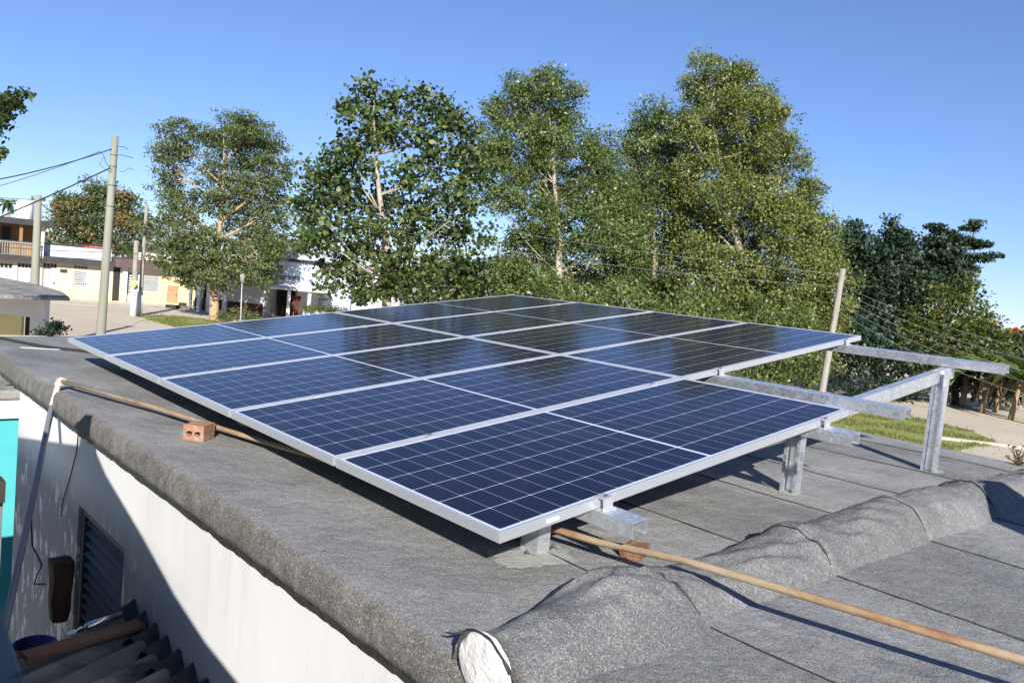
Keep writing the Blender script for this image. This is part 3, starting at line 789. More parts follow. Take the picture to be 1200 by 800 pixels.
# ------------------------------------------------------------------ pipe, bricks
pr_ = .0126
def roofpt(px, py, h): 
    return onroof(px, py, h)
ppts = [onroof(70, 446, .055), onroof(180, 477, .05), onroof(285, 510, .045)]
a0 = ppts[-1]; b0 = Vector((.500, .03, .074)); 
ppts += [a0.lerp(b0, .35) + Vector((0,0,.0)), a0.lerp(b0, .7), b0]
ppts += [onroof(800, 656, .125), onroof(900, 685, .150), onroof(1195, 772, .155), onroof(1195, 772, .155) + (onroof(1195, 772, .155) - onroof(900, 685, .155)) * 1.1]
pp = thing('water_pipe', 'long rust stained water pipe lying across the roof and under the panels', 'pipe', tuple(ppts[0]))
rp = MB(); rp.tube(ppts, pr_, 12); rp.build('pipe_run', M['pipe'], pp)
el = ppts[0]
dn = onx(61, 476, WX - .055)
eb2 = MB()
d1 = (ppts[1] - el).normalized(); d2 = (dn - el).normalized()
eb2.tube([el + d1*.035, el + d1*.012, el + d1*.002 + d2*.004, el + d2*.016, el + d2*.04], [.0235, .0235, .024, .0235, .0235], 12)
eb2.build('elbow', M['pvc'], pp)
low = at(10, 716, 3.9)
dp = MB(); dp.tube([el + d2*.03, dn], .0175, 12); dp.build('upper_downpipe', M['pvc'], pp)
dp2 = MB(); dp2.tube([dn, dn.lerp(low, .5), low, low + (low - dn)*.9], .0175, 12); dp2.build('lower_downpipe', noisy('grey painted pipe', (0.30,0.30,0.32), (0.24,0.24,0.26), 6, 0.5), pp)

def brick(cen, yaw, size, mat, name, label, holes=True):
    lx, ly, lz = size
    M4 = Matrix.Translation(cen) @ Matrix.Rotation(yaw, 4, 'Z')
    t_ = thing(name, label, 'brick', M=M4)
    mb = MB()
    if holes:     # front face (-y) carries two round holes through the length
        hw = lx/2; r = lz*.17; cs = (-lx*.2, lx*.2); n = 10
        # build the section as strips with holes cut by bmesh boolean free method: ring to square cells
        def cell(x0, x1, c):
            pts_o = []; pts_i = []
            for k in range(n*4):
                a = 2*math.pi*k/(n*4) + math.pi/4
                ca, sa = math.cos(a), math.sin(a); m_ = max(abs(ca), abs(sa))
                ox = c + (ca/m_)*( (x1-c) if ca > 0 else (c-x0)); oz = lz/2 + (sa/m_)*lz/2
                pts_o.append((ox, oz)); pts_i.append((c + r*1.25*ca, lz*.45 + r*sa))
            m0 = len(pts_o)
            vs = [(x, -ly/2, z) for x, z in pts_o] + [(x, -ly/2, z) for x, z in pts_i] + [(x, ly/2, z) for x, z in pts_o] + [(x, ly/2, z) for x, z in pts_i]
            fs = []
            for k in range(m0):
                k2 = (k+1) % m0
                fs += [(k, k2, m0+k2, m0+k), (2*m0+k2, 2*m0+k, 3*m0+k, 3*m0+k2), (m0+k, m0+k2, 3*m0+k2, 3*m0+k)]
                x_a, x_b = pts_o[k][0], pts_o[k2][0]
                inner_side = abs(x_a) < 1e-6 and abs(x_b) < 1e-6
                if not inner_side: fs.append((k2, k, 2*m0+k, 2*m0+k2))
            mb.add(vs, fs)
        cell(-hw, 0, cs[0]); cell(0, hw, cs[1])
    else:
        n = 9
        vs = []
        bmm = bmesh.new(); bmesh.ops.create_cube(bmm, size=1.0); bmesh.ops.subdivide_edges(bmm, edges=bmm.edges[:], cuts=5, use_grid_fill=True)
        for v_ in bmm.verts:
            p = Vector((v_.co.x*lx, v_.co.y*ly, v_.co.z*lz + lz/2))
            d = mnoise.noise_vector(p*22) * .012 + mnoise.noise_vector(p*60)*.004
            v_.co = p + d; v_.co.z = max(v_.co.z, 0)
        idx = {v_: i for i, v_ in enumerate(bmm.verts)}
        mb.add([v_.co.copy() for v_ in bmm.verts], [tuple(idx[q] for q in f_.verts) for f_ in bmm.faces]); bmm.free()
    mb.build('brick_body', mat, t_, fixn=True)
    return t_
b_ = onroof(227, 517); 
yaw = math.atan2(-.74, .67)
brick(Vector((b_.x, b_.y, roofz(b_.x) + .001)) + Vector((.66, .75, 0))*.065, yaw, (.106, .12, .078), M['brick'], 'hollow_brick', 'orange hollow clay brick with two holes under the pipe left of the panels')
b_ = onroof(745, 656)
brick(Vector((b_.x + .02, b_.y + .03, roofz(b_.x) + .001)), math.radians(20), (.095, .08, .042), M['brickbroken'], 'broken_brick', 'broken orange brick propping the pipe near the front rail end', False)

# ------------------------------------------------------------------ alley to the left: neighbour slab, lean-to, small things
nb = thing('neighbour_roof', 'rough pale concrete roof slab edge at the bottom left with an unseen shadow casting parapet', 'roof', (-2.5, 0, GZ))
e0, e1 = onz(2, 715, .03), onz(31, 800, .03)
ed = (e1 - e0).normalized()
A = e0 + ed * 3.2; Bq = e0 - ed * .02
sl = MB(); out = Vector((ed.y, -ed.x, 0)); out = out if out.x < 0 else -out
def slab_pts(z): return [Vector((q.x, q.y, z)) for q in (A, Bq, Bq + out*1.6, A + out*1.6)]
t_, b__ = slab_pts(.03), slab_pts(-.09)
sl.add(t_ + b__, [(0,1,2,3),(7,6,5,4),(0,4,5,1),(1,5,6,2),(2,6,7,3),(3,7,4,0)])
sl.build('slab', M['concrete'], nb, fixn=True, bevel=.008)
nw = MB()
XC = -1.50; kk = (-XC + WX) / 1.12     # unseen parapet, its outline shaped to throw the shadow on the white wall
def cast(px, py):
    p = onx(px, py, WX); return (p.y - 1.59*kk, p.z + kk)
poly = [cast(20,512), cast(60,517), cast(98,523), cast(103,517), cast(106,490), cast(113,490), cast(113,530), cast(124,556), cast(168,630), cast(205,697), cast(240,751), cast(281,802), cast(330,880)]
poly += [(poly[-1][0], GZ), (poly[0][0], GZ)]
nw.extrude([(a, max(b2, GZ)) for a, b2 in poly], Vector((XC-.12, 0, 0)), Vector((0,1,0)), Vector((0,0,1)), Vector((.12,0,0)))
nw.build('parapet', M['concrete'], nb, fixn=True)
# lean-to of corrugated sheets
lt_ = thing('lean_to_roof', 'dark weathered corrugated lean-to roof against the white wall', 'roof', (-.7, 1.6, GZ))
cz = -.84
def lean(px, py): return onz(px, py, cz)
pf_w, pf_o = onx(168, 708, WX - .002), lean(28, 766)
vd = Vector((.10, -1, 0)).normalized()           # from the far edge towards the camera
along = (lean(165, 709) - lean(75, 742)).normalized()
sv = []; sf = []; ny, nxs = 150, 16
far = Vector((WX - .004, pf_w.y + .16, cz))
for j in range(ny + 1):
    s = j * 1.55 / ny
    zz = .030 * math.sin(s * 2*math.pi / .150)
    for i in range(nxs + 1):
        a = i * .98 / nxs
        p = far + Vector((0, -1, 0)) * s - along * a + Vector((0, 0, zz - .06 * a))
        p.y += .0
        sv.append(p)
for j in range(ny):
    for i in range(nxs):
        sf.append((j*(nxs+1)+i, j*(nxs+1)+i+1, (j+1)*(nxs+1)+i+1, (j+1)*(nxs+1)+i))
cs = MB(); cs.add(sv, sf, True); cs.add([p - Vector((0,0,.008)) for p in sv], [tuple(reversed(f_)) for f_ in sf], True)
cs.build('corrugated_sheet', M['fibre'], lt_)
tb = MB(); tp_ = []                           # black tar fillet where the sheets meet the wall
tv = []; tf = []; nt_ = 120
for k in range(nt_ + 1):
    y = far.y - k * 1.55 / nt_
    zz = cz + .030 * math.sin((far.y - y) * 2*math.pi / .150)
    w_ = .075 + .05 * mnoise.noise(Vector((y*9, 2, 0))) + .02*mnoise.noise(Vector((y*30, 2, 0)))
    tv += [(WX-.003, y, zz + .055 + .012*mnoise.noise(Vector((y*20,4,0)))), (WX-.03, y, zz+.035), (WX-.03-w_*.5, y, zz+.016), (WX-.03-w_, y, zz+.003)]
for k in range(nt_):
    for q in range(3): tf.append((k*4+q, k*4+q+1, (k+1)*4+q+1, (k+1)*4+q))
tb.add(tv, tf, True); tb.build('tar_fillet', M['bitumen'], lt_)
lw = MB(); lw.box((-1.06, .75, GZ), (-.98, far.y - .02, cz - .10)); lw.build('lean_to_wall', M['greenwall'], lt_)
# plank and tool lying on the sheets
pA, pB = lean(27, 781), lean(165, 741)
pv = (pB - pA); pl = thing('plank', 'reddish brown plank lying along the corrugated lean-to roof', 'plank', tuple(pA))
pw = Vector((-pv.y, pv.x, 0)).normalized() * .040
pbx = MB(); base_z = Vector((0,0,.032)); tz = Vector((0,0,.054))
pbx.add([pA-pw+base_z, pB-pw+base_z, pB+pw+base_z, pA+pw+base_z, pA-pw+tz, pB-pw+tz, pB+pw+tz, pA+pw+tz], [(0,3,2,1),(4,5,6,7),(0,1,5,4),(1,2,6,5),(2,3,7,6),(3,0,4,7)])
pbx.build('plank_board', M['plank'], pl, bevel=.002, fixn=True)
gA, gB = lean(76, 757), lean(142, 731)
gA.z = gB.z = cz + .052
gun = thing('caulking_gun', 'silver metal caulking gun lying beside the plank', 'caulking gun', tuple(gA))
gd = (gB - gA).normalized(); gs = Vector((-gd.y, gd.x, 0))
q = MB(); q.tube([gA.lerp(gB, .34), gA.lerp(gB, .36), gA.lerp(gB, .97), gA.lerp(gB, 1)], [.008, .017, .017, .012], 12); q.build('barrel', M['chrome'], gun)
q = MB(); q.tube([gA + gd*.02, gA.lerp(gB, .12), gA.lerp(gB, .2) , gA.lerp(gB, .28) + gs*.01, gA.lerp(gB, .36)], [.005, .006, .007, .008, .008], 8); q.build('trigger_handle', M['chrome'], gun)
q = MB(); q.tube([gA, gA + gd*.045], [.008, .012], 8); q.build('white_tip', M['white'], gun)
# blue tub, log, beam and walls down in the alley
tubc = at(40, 756, 4.5)
tub = thing('blue_tub', 'blue plastic tub in the shaded alley beside the corrugated roof', 'tub', (tubc.x, tubc.y, tubc.z - .3))
q = MB(); n = 24; rings = [(.09,-.24),(.105,.0),(.113,.0),(.113,.012),(.10,.012),(.09,-.10)]
vs = [(tubc.x + r*math.cos(2*math.pi*k/n), tubc.y + r*math.sin(2*math.pi*k/n), tubc.z + z) for r, z in rings for k in range(n)]
fs = [(i*n+k, i*n+(k+1) % n, (i+1)*n+(k+1) % n, (i+1)*n+k) for i in range(len(rings)-1) for k in range(n)]
fs.append(tuple((len(rings)-1)*n+k for k in range(n))); fs.append(tuple(reversed(range(n))))
q.add(vs, fs, True); q.build('tub_body', M['bluetub'], tub, fixn=True)
bx = MB(); bx.box((tubc.x-.22, tubc.y-.22, tubc.z-.30), (tubc.x+.2, tubc.y+.22, tubc.z-.242)); tag(bx.build('shelf', M['darkwood'], None, bevel=.005), 'dark timber shelf carrying the blue tub in the alley', 'shelf')
sb_ = MB()
for s in (-1, 1): sb_.box((tubc.x+s*.17-.03, tubc.y-.03, GZ), (tubc.x+s*.17+.03, tubc.y+.03, tubc.z-.302))
ob = sb_.build('shelf_leg', M['darkwood'], bpy.data.objects['shelf'])
lg = onx(70, 690, WX - .10)
log = thing('timber_block', 'old brown timber block hung on the shaded wall next to the louvred window', 'timber', (lg.x, lg.y, lg.z - .2))
bmm = bmesh.new(); bmesh.ops.create_cube(bmm, size=1.0); bmesh.ops.subdivide_edges(bmm, edges=bmm.edges[:], cuts=6, use_grid_fill=True)
for v_ in bmm.verts:
    p = Vector((v_.co.x*.11, v_.co.y*.14, v_.co.z*.34)); rr_ = 1 - .10*(abs(v_.co.x) + abs(v_.co.y)); p.x *= rr_; p.y *= rr_; tpz = 1 - .35*max(0, -v_.co.z*2 - .35)
    p.x *= tpz; p.y *= tpz; v_.co = p + mnoise.noise_vector(p*9)*.012 + mnoise.noise_vector(p*30)*.006 + lg
idx = {v_: i for i, v_ in enumerate(bmm.verts)}
q = MB(); q.add([v_.co.copy() for v_ in bmm.verts], [tuple(idx[z_] for z_ in f_.verts) for f_ in bmm.faces], True); bmm.free(); q.build('block_body', M['logwood'], log, fixn=True)
# loose cables down the wall
def cable(pts, r, name, label, mat, group=None, n=5):
    mb = MB(); mb.tube(pts, r, n); return tag(mb.build(name, mat), label, 'cable', group)
X_ = WX - .012
cable([onx(*q_, X_) for q_ in ((92,500),(90,528),(82,560),(74,585),(71,605))], .004, 'wall_cable', 'thin dark cable hanging down the white wall under the eave', M['wire'])
cable([onx(*q_, X_-.03) for q_ in ((36,590),(37,620),(38,640),(46,655),(49,662),(44,672),(40,684),(53,684))], .006, 'wall_cable', 'black cable looping down the shaded wall above the timber block', M['wire'])
cable([onx(*q_, WX-.006) for q_ in ((350,688),(372,703),(400,728),(430,752),(462,782),(500,812))], .003, 'wall_cable', 'thin black cable clipped to the sunlit white wall below the eave', M['wire'])
cable([onroof(*q_, .012) for q_ in ((-40,391),(0,396),(25,401),(50,406),(75,409),(110,413),(150,420))], .016, 'roof_line', 'thick black strip lying across the felt at the far left of the roof', M['wire'])  # plain black tube laid across the felt
cable([onroof(*q_, .006) for q_ in ((24,407),(60,409),(107,411))], .003, 'roof_line', 'thin white cable lying behind the thick black strip on the felt', M['white'])
# cross wall with dark beam closing the alley
cw = thing('alley_wall', 'mossy dark wall with a black timber beam on top closing the alley', 'wall', (-1.0, 5.2, GZ))
zb = ony(15, 585, 5.2).z; zt = ony(15, 560, 5.2).z
q = MB(); q.box((-2.6, 5.2, GZ), (WX - .01, 5.35, zb)); q.build('wall_face', M['greenwall'], cw)
q = MB(); q.box((-2.6, 5.12, zb + .003), (WX - .012, 5.3, zt)); q.build('timber_beam', M['darkwood'], cw, bevel=.006)
# turquoise neighbour beyond
tq = thing('turquoise_house', 'turquoise house with a white beam and grey slab beyond the white wall', 'house', (-1.2, 7, GZ))
Yt = 6.95
def zt_(px, py): return ony(px, py, Yt).z
xr = ony(29, 520, Yt).x
q = MB(); q.box((-4.5, Yt, GZ), (xr, Yt + 3, zt_(14, 489))); q.build('wall', M['teal'], tq)
q = MB(); q.box((-4.5, Yt - .05, zt_(14, 489)+.002), (xr, Yt + 3, zt_(14, 468))); q.build('white_beam', M['white'], tq)
q = MB(); q.box((-4.5, Yt - .06, zt_(14, 467)), (xr + .02, Yt + 3, zt_(14, 456))); q.build('roof_slab', M['concrete'], tq, bevel=.02)
q = MB(); xp = ony(26, 520, Yt - .1).x; q.tube([Vector((xp, Yt-.08, zt_(20, 468))), Vector((xp, Yt-.08, zt_(20, 560) - .6))], .025, 10); q.build('drain_pipe', M['cement'], tq)
q = MB(); q.box((-4.5, Yt + .2, zt_(14, 455)), (-.35, Yt + .32, zt_(14, 441))); q.build('parapet', M['concrete'], tq)
q = MB(); q.box((-4.5, Yt + 1.2, zt_(14, 470)), (.6, Yt + 1.4, ony(14, 395, Yt + 1.2).z)); q.build('upper_wall', M['yellow'], tq)

# unseen tank added only to drop a shadow on the ridge
tk = thing('roof_tank', 'unseen black tank shape added on the felt roof to shade the ridge end', 'tank', (2.12, -2.2, roofz(2.1)))
n = 32; prf = [(.30,0),(.32,.05),(.32,1.0),(.28,1.12),(.12,1.20),(.12,1.25)]
vs = [(2.12 + r*math.cos(2*math.pi*k/n), -2.2 + r*math.sin(2*math.pi*k/n), roofz(2.1) + z) for r, z in prf for k in range(n)]
fs = [(i*n+k, i*n+(k+1) % n, (i+1)*n+(k+1) % n, (i+1)*n+k) for i in range(len(prf)-1) for k in range(n)] + [tuple((len(prf)-1)*n+k for k in range(n))]
q = MB(); q.add(vs, fs, True); q.build('tank_body', M['castertank'], tk)

# ------------------------------------------------------------------ trees
def curve(a, b, bend, n=6):
    m_ = (a + b) / 2 + bend
    return [a*(1-t)*(1-t) + m_*2*t*(1-t) + b*t*t for t in [i/n for i in range(n + 1)]]
def leaves_mesh(name, C, Nn, size, mat, parent, droop=.15, aspect=.55):
    """C: leaf centres (n,3); Nn: preferred outward direction (n,3). folded four point leaves"""
    n = len(C)
    rnd = rng.normal(size=(n, 3)); nr = rnd * .62 + Nn; nr /= np.linalg.norm(nr, axis=1)[:, None] + 1e-9
    d = rng.normal(size=(n, 3)); d[:, 2] -= droop * 3; d -= (d * nr).sum(1)[:, None] * nr; d /= np.linalg.norm(d, axis=1)[:, None] + 1e-9
    s = np.cross(nr, d)
    Lg = size * rng.uniform(.65, 1.3, size=(n, 1))
    Wd = Lg * aspect * rng.uniform(.8, 1.2, size=(n, 1)) * .5
    base = C - d * Lg * .5; tip = C + d * Lg * .5 - nr * Lg * .08
    mid = C - d * Lg * .05
    lft = mid + s * Wd + nr * Wd * .25; rgt = mid - s * Wd + nr * Wd * .25
    V = np.stack([base, rgt, tip, lft], 1).reshape(-1, 3)
    me = bpy.data.meshes.new(name)
    me.vertices.add(4*n); me.loops.add(4*n); me.polygons.add(n)
    me.vertices.foreach_set('co', V.astype(np.float32).ravel())
    me.loops.foreach_set('vertex_index', np.arange(4*n, dtype=np.int32))
    me.polygons.foreach_set('loop_start', np.arange(0, 4*n, 4, dtype=np.int32))
    me.polygons.foreach_set('loop_total', np.full(n, 4, dtype=np.int32))
    me.materials.append(mat); me.update(calc_edges=True); me.validate()
    o_ = bpy.data.objects.new(name, me); COL.objects.link(o_)
    if parent is not None:
        o_.parent = parent; o_.matrix_parent_inverse = PINV[parent.name]
    return o_
def tree(name, label, D, base, blobs, leaf, mat, bark, density=1.0, trunk_r=.2, fork=None, per=22, spread=.34, group=None, cat='tree', aspect=.55, depth=1.0, flat=.7, limbs=True, twigs=.5, shell=.55, extra=None, droop=.15, grow=1.0):
    """base: (px, depth offset) foot; blobs: crown lobes in picture units (px, py, rx, ry) at depth D"""
    foot = gnd_at(base, D)
    root = thing(name, label, cat, tuple(foot), group)
    sc = D / F
    Cs = []; Ns = []; tb_ = MB()
    if fork is None: fork = (blobs[-1][0], blobs[-1][1])
    fk = at(fork[0], fork[1], D)
    topb = min(blobs, key=lambda q_: q_[1])
    tpt = at(topb[0], topb[1], D)
    low_ = curve(foot - Vector((0,0,.1)), fk, Vector((random.uniform(-.2,.2), random.uniform(-.2,.2), 0)), 6)
    hi_ = curve(fk, tpt, Vector((random.uniform(-.4,.4), random.uniform(-.4,.4), 0)), 8)
    lead = low_ + hi_[1:]
    nl = len(low_)
    lrad = [trunk_r*(1.25 if k == 0 else 1.02 - .05*k) for k in range(nl)] + [trunk_r*max(.06, .66*(1 - (k+1)/8.6)) for k in range(8)]
    tb_.tube(lead, lrad, 8)
    rh = Vector((RIGHT.x, RIGHT.y, 0)).normalized(); fh = Vector((FWD.x, FWD.y, 0)).normalized(); uz = Vector((0,0,1))
    ctr = sum(((at(b_[0], b_[1], D)) for b_ in blobs), Vector()) / len(blobs)
    for bi, b_ in enumerate(blobs):
        px, py, rx, ry = b_[:4]; rx *= grow; ry *= grow
        rxx, rzz = rx*sc, ry*sc; ryy = (rx + ry)/2*sc*depth
        jit = random.uniform(-.9, .9) * ryy * 1.1
        c = at(px, py, D) + fh * jit
        vol = rxx*rzz*4.19*ryy
        area = math.pi * rx * ry * sc * sc
        ncl = max(3, int(area * density / (spread*spread) * 1.55))
        pts = []
        for _ in range(ncl):
            d = rng.normal(size=3); d /= np.linalg.norm(d) + 1e-9
            r = rng.uniform(0, 1) ** (1.0/(1.6 + shell*2.5))
            r *= 1 + .45*mnoise.noise(Vector(d.tolist())*2.6 + Vector((bi*3.1, px*.1, 0))) + (.22 if rng.uniform() < .12 else 0)
            pts.append(c + rh*(d[0]*rxx*r) + fh*(d[1]*ryy*r) + uz*(d[2]*rzz*r))
        if limbs:
            lr = max(.012, trunk_r * .30 * min(1.0, (rxx + rzz)/3.0))
            want = c.z - .75*Vector((c.x - fk.x, c.y - fk.y)).length - .3
            hi_z = [q_.z for q_ in lead[nl-2:]]
            st0 = min(lead[nl-2:], key=lambda q_: abs(q_.z - want))
            cv = curve(st0, c, Vector((random.uniform(-.3,.3), random.uniform(-.3,.3), -.12*(c - st0).length)), 7)
            lr = min(lr, lrad[lead.index(st0)] * .62)
            tb_.tube(cv, [lr*(1.25 - .95*i/7) for i in range(8)], 6, cap=False)
            for p in pts:
                if random.random() < twigs*.5:
                    st_ = cv[random.choice((4, 5, 6, 7))]
                    tb_.tube(curve(st_, p, Vector((0, 0, random.uniform(-.1, .15))), 3), [lr*.30, lr*.24, lr*.16, lr*.07], 4, cap=False)
        for p in pts:
            k = max(4, int(per * 1.7 * rng.uniform(.5, 1.5)))
            off = np.clip(rng.normal(size=(k, 3)), -1.7, 1.7) * spread * rng.uniform(.55, 1.15); off[:, 2] *= flat
            Cs.append(np.array(p)[None, :] + off)
            outv = (p - c); outv = outv.normalized() if outv.length > 1e-6 else uz
            rv_ = Vector(rng.normal(size=3).tolist()).normalized(); o2_ = outv*.45 + uz*.45 + rv_*.75
            Ns.append(np.tile(np.array(o2_)[None, :], (k, 1)))
    tb_.build('trunk', bark, root)
    C_ = np.concatenate(Cs); N_ = np.concatenate(Ns)
    leaves_mesh('crown', C_, N_, leaf, mat, root, aspect=aspect, droop=droop)
    if extra: extra(root, C_, N_)
    return root

tree('shade_tree', 'tall round crowned street tree with a bare tan trunk in front of the shuttered houses', 56, 251,
     [(262,153,36,20),(300,158,30,20),(216,166,24,22),(200,188,20,20),(300,176,34,22),(325,203,20,20),(262,190,34,24),(196,216,18,18),(208,242,22,20),
      (300,218,34,24),(258,232,34,26),(318,244,22,20),(220,276,36,24),(286,272,38,26),(250,300,44,24),(312,285,20,24),(212,305,22,16),(296,318,24,18),(224,328,16,8),(262,322,30,14),(318,312,14,20)],
     .19, M['leaf_feather'], M['bark_tan'], .62, .36, fork=(250,322), per=24, spread=.34, twigs=.4, grow=1.12, flat=.55)
tree('broadleaf_tree', 'broad leaved tree with big glossy leaves and sky showing through, behind the far panels', 30, 452,
     [(438,112,24,16),(412,122,12,12),(470,118,24,16),(505,126,26,18),(528,148,18,18),(426,145,30,20),(455,160,22,18),(394,178,24,22),(372,205,22,22),(362,240,16,18),(420,195,24,20),
      (488,168,26,20),(520,190,22,20),(548,178,14,16),(398,232,30,24),(440,230,26,22),(478,212,22,18),(505,235,24,22),(385,275,24,26),(425,275,34,26),(470,268,30,26),(515,275,24,24),(545,205,14,18),(400,312,28,22),
      (450,318,38,26),(500,318,38,26),(540,325,22,16),(385,335,18,12),(430,345,24,10),(540,262,12,12),(352,230,10,14),(358,262,12,14),(552,155,14,16),(560,200,14,18),(550,238,16,18),(562,275,12,14),(545,305,18,18),(560,330,16,14),(480,345,30,10),(530,345,24,10)],
     .20, M['leaf_round'], M['bark_pale'], .52, .22, fork=(455,300), per=18, spread=.30, aspect=.8, shell=.6, twigs=.5, flat=.8, grow=1.06)
tree('tall_tree', 'tall slim crowned tree with pale bare branches showing near its top', 33, 655,
     [(640,92,20,12),(612,104,18,16),(660,112,20,16),(596,128,16,18),(626,126,26,18),(668,140,20,20),(590,160,14,20),(622,160,24,20),(655,170,26,22),(598,195,16,22),(630,198,26,20),(690,178,14,16),
      (655,215,30,24),(700,200,18,20),(606,232,16,22),(640,250,30,26),(690,240,28,26),(722,222,16,22),(612,280,20,24),(655,290,34,28),(705,285,32,28),(620,322,26,20),(665,330,36,22),(715,332,32,22),(728,262,16,24),(600,325,20,20),(590,300,14,18),(575,165,10,14),(578,135,14,16),(572,190,14,20),(580,232,14,20),(702,165,14,18),(712,205,14,16),(732,238,16,18),(745,270,14,18),(735,300,18,22),(690,350,36,12),(630,348,26,10)],
     .13, M['leaf_fine'], M['bark_pale'], .66, .20, fork=(655,290), per=44, spread=.25, twigs=.6, aspect=.5, flat=.8, grow=1.12)
tree('tall_tree', 'narrower tall tree with a loose pointed crown, close left of the tallest one', 35, 765,
     [(768,130,16,12),(735,172,14,18),(795,172,14,20),(800,212,14,22),(726,262,16,20),(752,148,16,16),(778,150,14,18),(760,178,24,20),(742,205,18,20),(776,205,20,22),(755,238,26,24),(786,240,18,24),(740,270,20,24),(770,285,28,26),(748,318,26,22),(785,325,28,24),(800,280,16,24),(735,338,24,16),(770,345,28,14)],
     .13, M['leaf_fine'], M['bark_pale'], .66, .18, fork=(768,300), per=44, spread=.26, twigs=.6, aspect=.5, flat=.8, grow=1.18)
tree('tall_tree', 'tallest and widest olive green tree, its crown peaking above all others', 33, 868,
     [(945,228,16,18),(968,268,14,20),(980,305,12,20),(985,345,12,20),(802,150,12,18),(800,200,14,20),(824,72,12,8),(838,86,18,12),(872,90,20,13),(818,98,14,14),(852,108,24,16),(892,112,18,16),(826,124,20,18),(862,134,28,20),(900,140,22,18),(820,152,18,20),(850,166,30,22),(892,168,28,22),(918,165,14,14),
      (822,190,22,22),(862,200,32,24),(905,200,26,24),(932,192,10,12),(815,228,22,24),(852,236,34,26),(900,238,34,26),(936,236,16,20),(820,270,28,26),(868,278,36,28),(918,275,32,28),(950,262,14,20),(958,292,16,22),
      (815,312,30,26),(862,322,36,26),(912,320,36,28),(955,322,22,24),(972,342,12,18),(830,348,34,18),(885,358,40,20),(935,362,36,24),(968,378,18,24),(905,400,40,24),(945,420,30,18)],
     .125, M['leaf_olive'], M['bark_pale'], .72, .26, fork=(868,300), per=48, spread=.25, twigs=.5, aspect=.5, flat=.8, grow=1.14)
tree('dark_conifer', 'dark bushy evergreen just right of the tallest tree, with one thin spike on top', 50, 1030,
     [(1008,272,16,12),(1046,262,4,10),(1044,280,14,12),(1060,284,12,12),(1000,296,18,18),(1030,300,24,20),(1062,306,20,20),(1010,330,26,24),(1050,335,30,26),(1075,330,16,24),(1020,368,30,26),(1062,370,28,26)],
     .26, M['leaf_dark'], M['bark_dark'], 1.0, .3, fork=(1035,380), per=22, spread=.34, twigs=.2, grow=1.1)
tree('dark_conifer', 'dark evergreen with flat spiky boughs reaching out to the right', 52, 1105,
     [(1096,272,9,9),(1092,288,16,12),(1118,278,14,6),(1136,267,12,4),(1145,263,6,3),(1112,294,18,12),(1140,286,14,5),(1155,287,6,3),(1100,312,26,18),(1132,304,18,7),(1152,302,14,4),(1166,300,7,3),(1128,318,18,10),(1085,335,24,20),(1118,340,24,18)],
     .26, M['leaf_dark'], M['bark_dark'], 1.05, .3, fork=(1105,350), per=18, spread=.26, twigs=.3, flat=.45)
tree('climber_tree', 'mid green leafy tree flecked with yellow below the dark spiky evergreen', 47, 1120,
     [(1112,345,22,14),(1135,330,10,10),(1140,352,16,16),(1098,370,26,18),(1130,378,24,20),(1158,372,12,16),(1150,398,18,18),(1110,402,30,20),(1168,395,10,12),(1070,392,26,18),(1085,425,30,18),(1125,428,26,14)],
     .24, M['leaf_lime'], M['bark_dark'], .8, .2, fork=(1120,420), per=12, spread=.36, twigs=.2)
tree('thicket', 'thicket behind the bare rails, leaves coloured dark in place of the shade', 46, 1020,
     [(1000,392,26,22),(1035,400,26,22),(1000,425,28,22),(1045,430,30,22),(1085,420,26,22),(1015,455,30,16),(1060,455,26,12),(1110,440,26,18),(975,440,20,20),(960,405,14,20),(1130,450,26,16),(1160,440,24,22),(1190,440,24,22),(1215,435,24,24),(1180,462,26,12)],
     .25, M['leaf_dark'], M['bark_dark'], .9, .2, fork=(1020,450), per=14, spread=.38, twigs=.15, cat='thicket')  # dark leaf colour stands in for deep shade under the crowns
tree('shrub', 'sunlit leafy shrub seen under the right tip of the array', 36, 905,
     [(885,420,22,14),(915,420,26,16),(905,438,30,14),(940,436,20,16),(870,440,18,10)], .17, M['leaf_fine'], M['bark_pale'], .8, .08, fork=(905,440), per=14, spread=.26, cat='shrub', twigs=.3)
for lb, (px, D) in (('leafy undergrowth shrub below the slim tall tree, just above the far panel edge', (640, 29)), ('leafy undergrowth shrub below the loose pointed tree, behind the far panels', (735, 29.5)), ('leafy undergrowth shrub left of the foot of the tallest tree', (815, 28.5)), ('leafy undergrowth shrub right of the foot of the tallest tree', (890, 29))):
    hz = 327 + .096*(px - 600)
    tree('shrub', lb, D, px, [(px-28, hz+28, 26, 20), (px+26, hz+24, 28, 22), (px, hz+8, 26, 18), (px-36, hz+70, 34, 30), (px+30, hz+70, 36, 30), (px, hz+110, 44, 30)], .14, M['leaf_fine'], M['bark_pale'], .5, .06, fork=(px, hz+90), per=26, spread=.26, cat='shrub', twigs=.3, aspect=.5)
tree('shrub', 'yellowish leafy bush in the gap between the glossy tree and the slim tall tree', 44, 580,
     [(572,318,22,14),(595,322,16,16),(560,335,22,12),(588,340,20,10)], .2, M['leaf_lime'], M['bark_pale'], .7, .08, fork=(578,340), per=13, spread=.32, cat='shrub', twigs=.3)
tree('leafy_bush', 'leafy bush at the far right edge behind the end of the long rail', 52, 1185,
     [(1180,404,16,10),(1195,415,18,14),(1172,422,18,14),(1205,402,14,12),(1215,425,18,18)], .26, M['leaf_shade'], M['bark_dark'], .7, .08, fork=(1188,430), per=12, spread=.3, cat='shrub', twigs=.2)
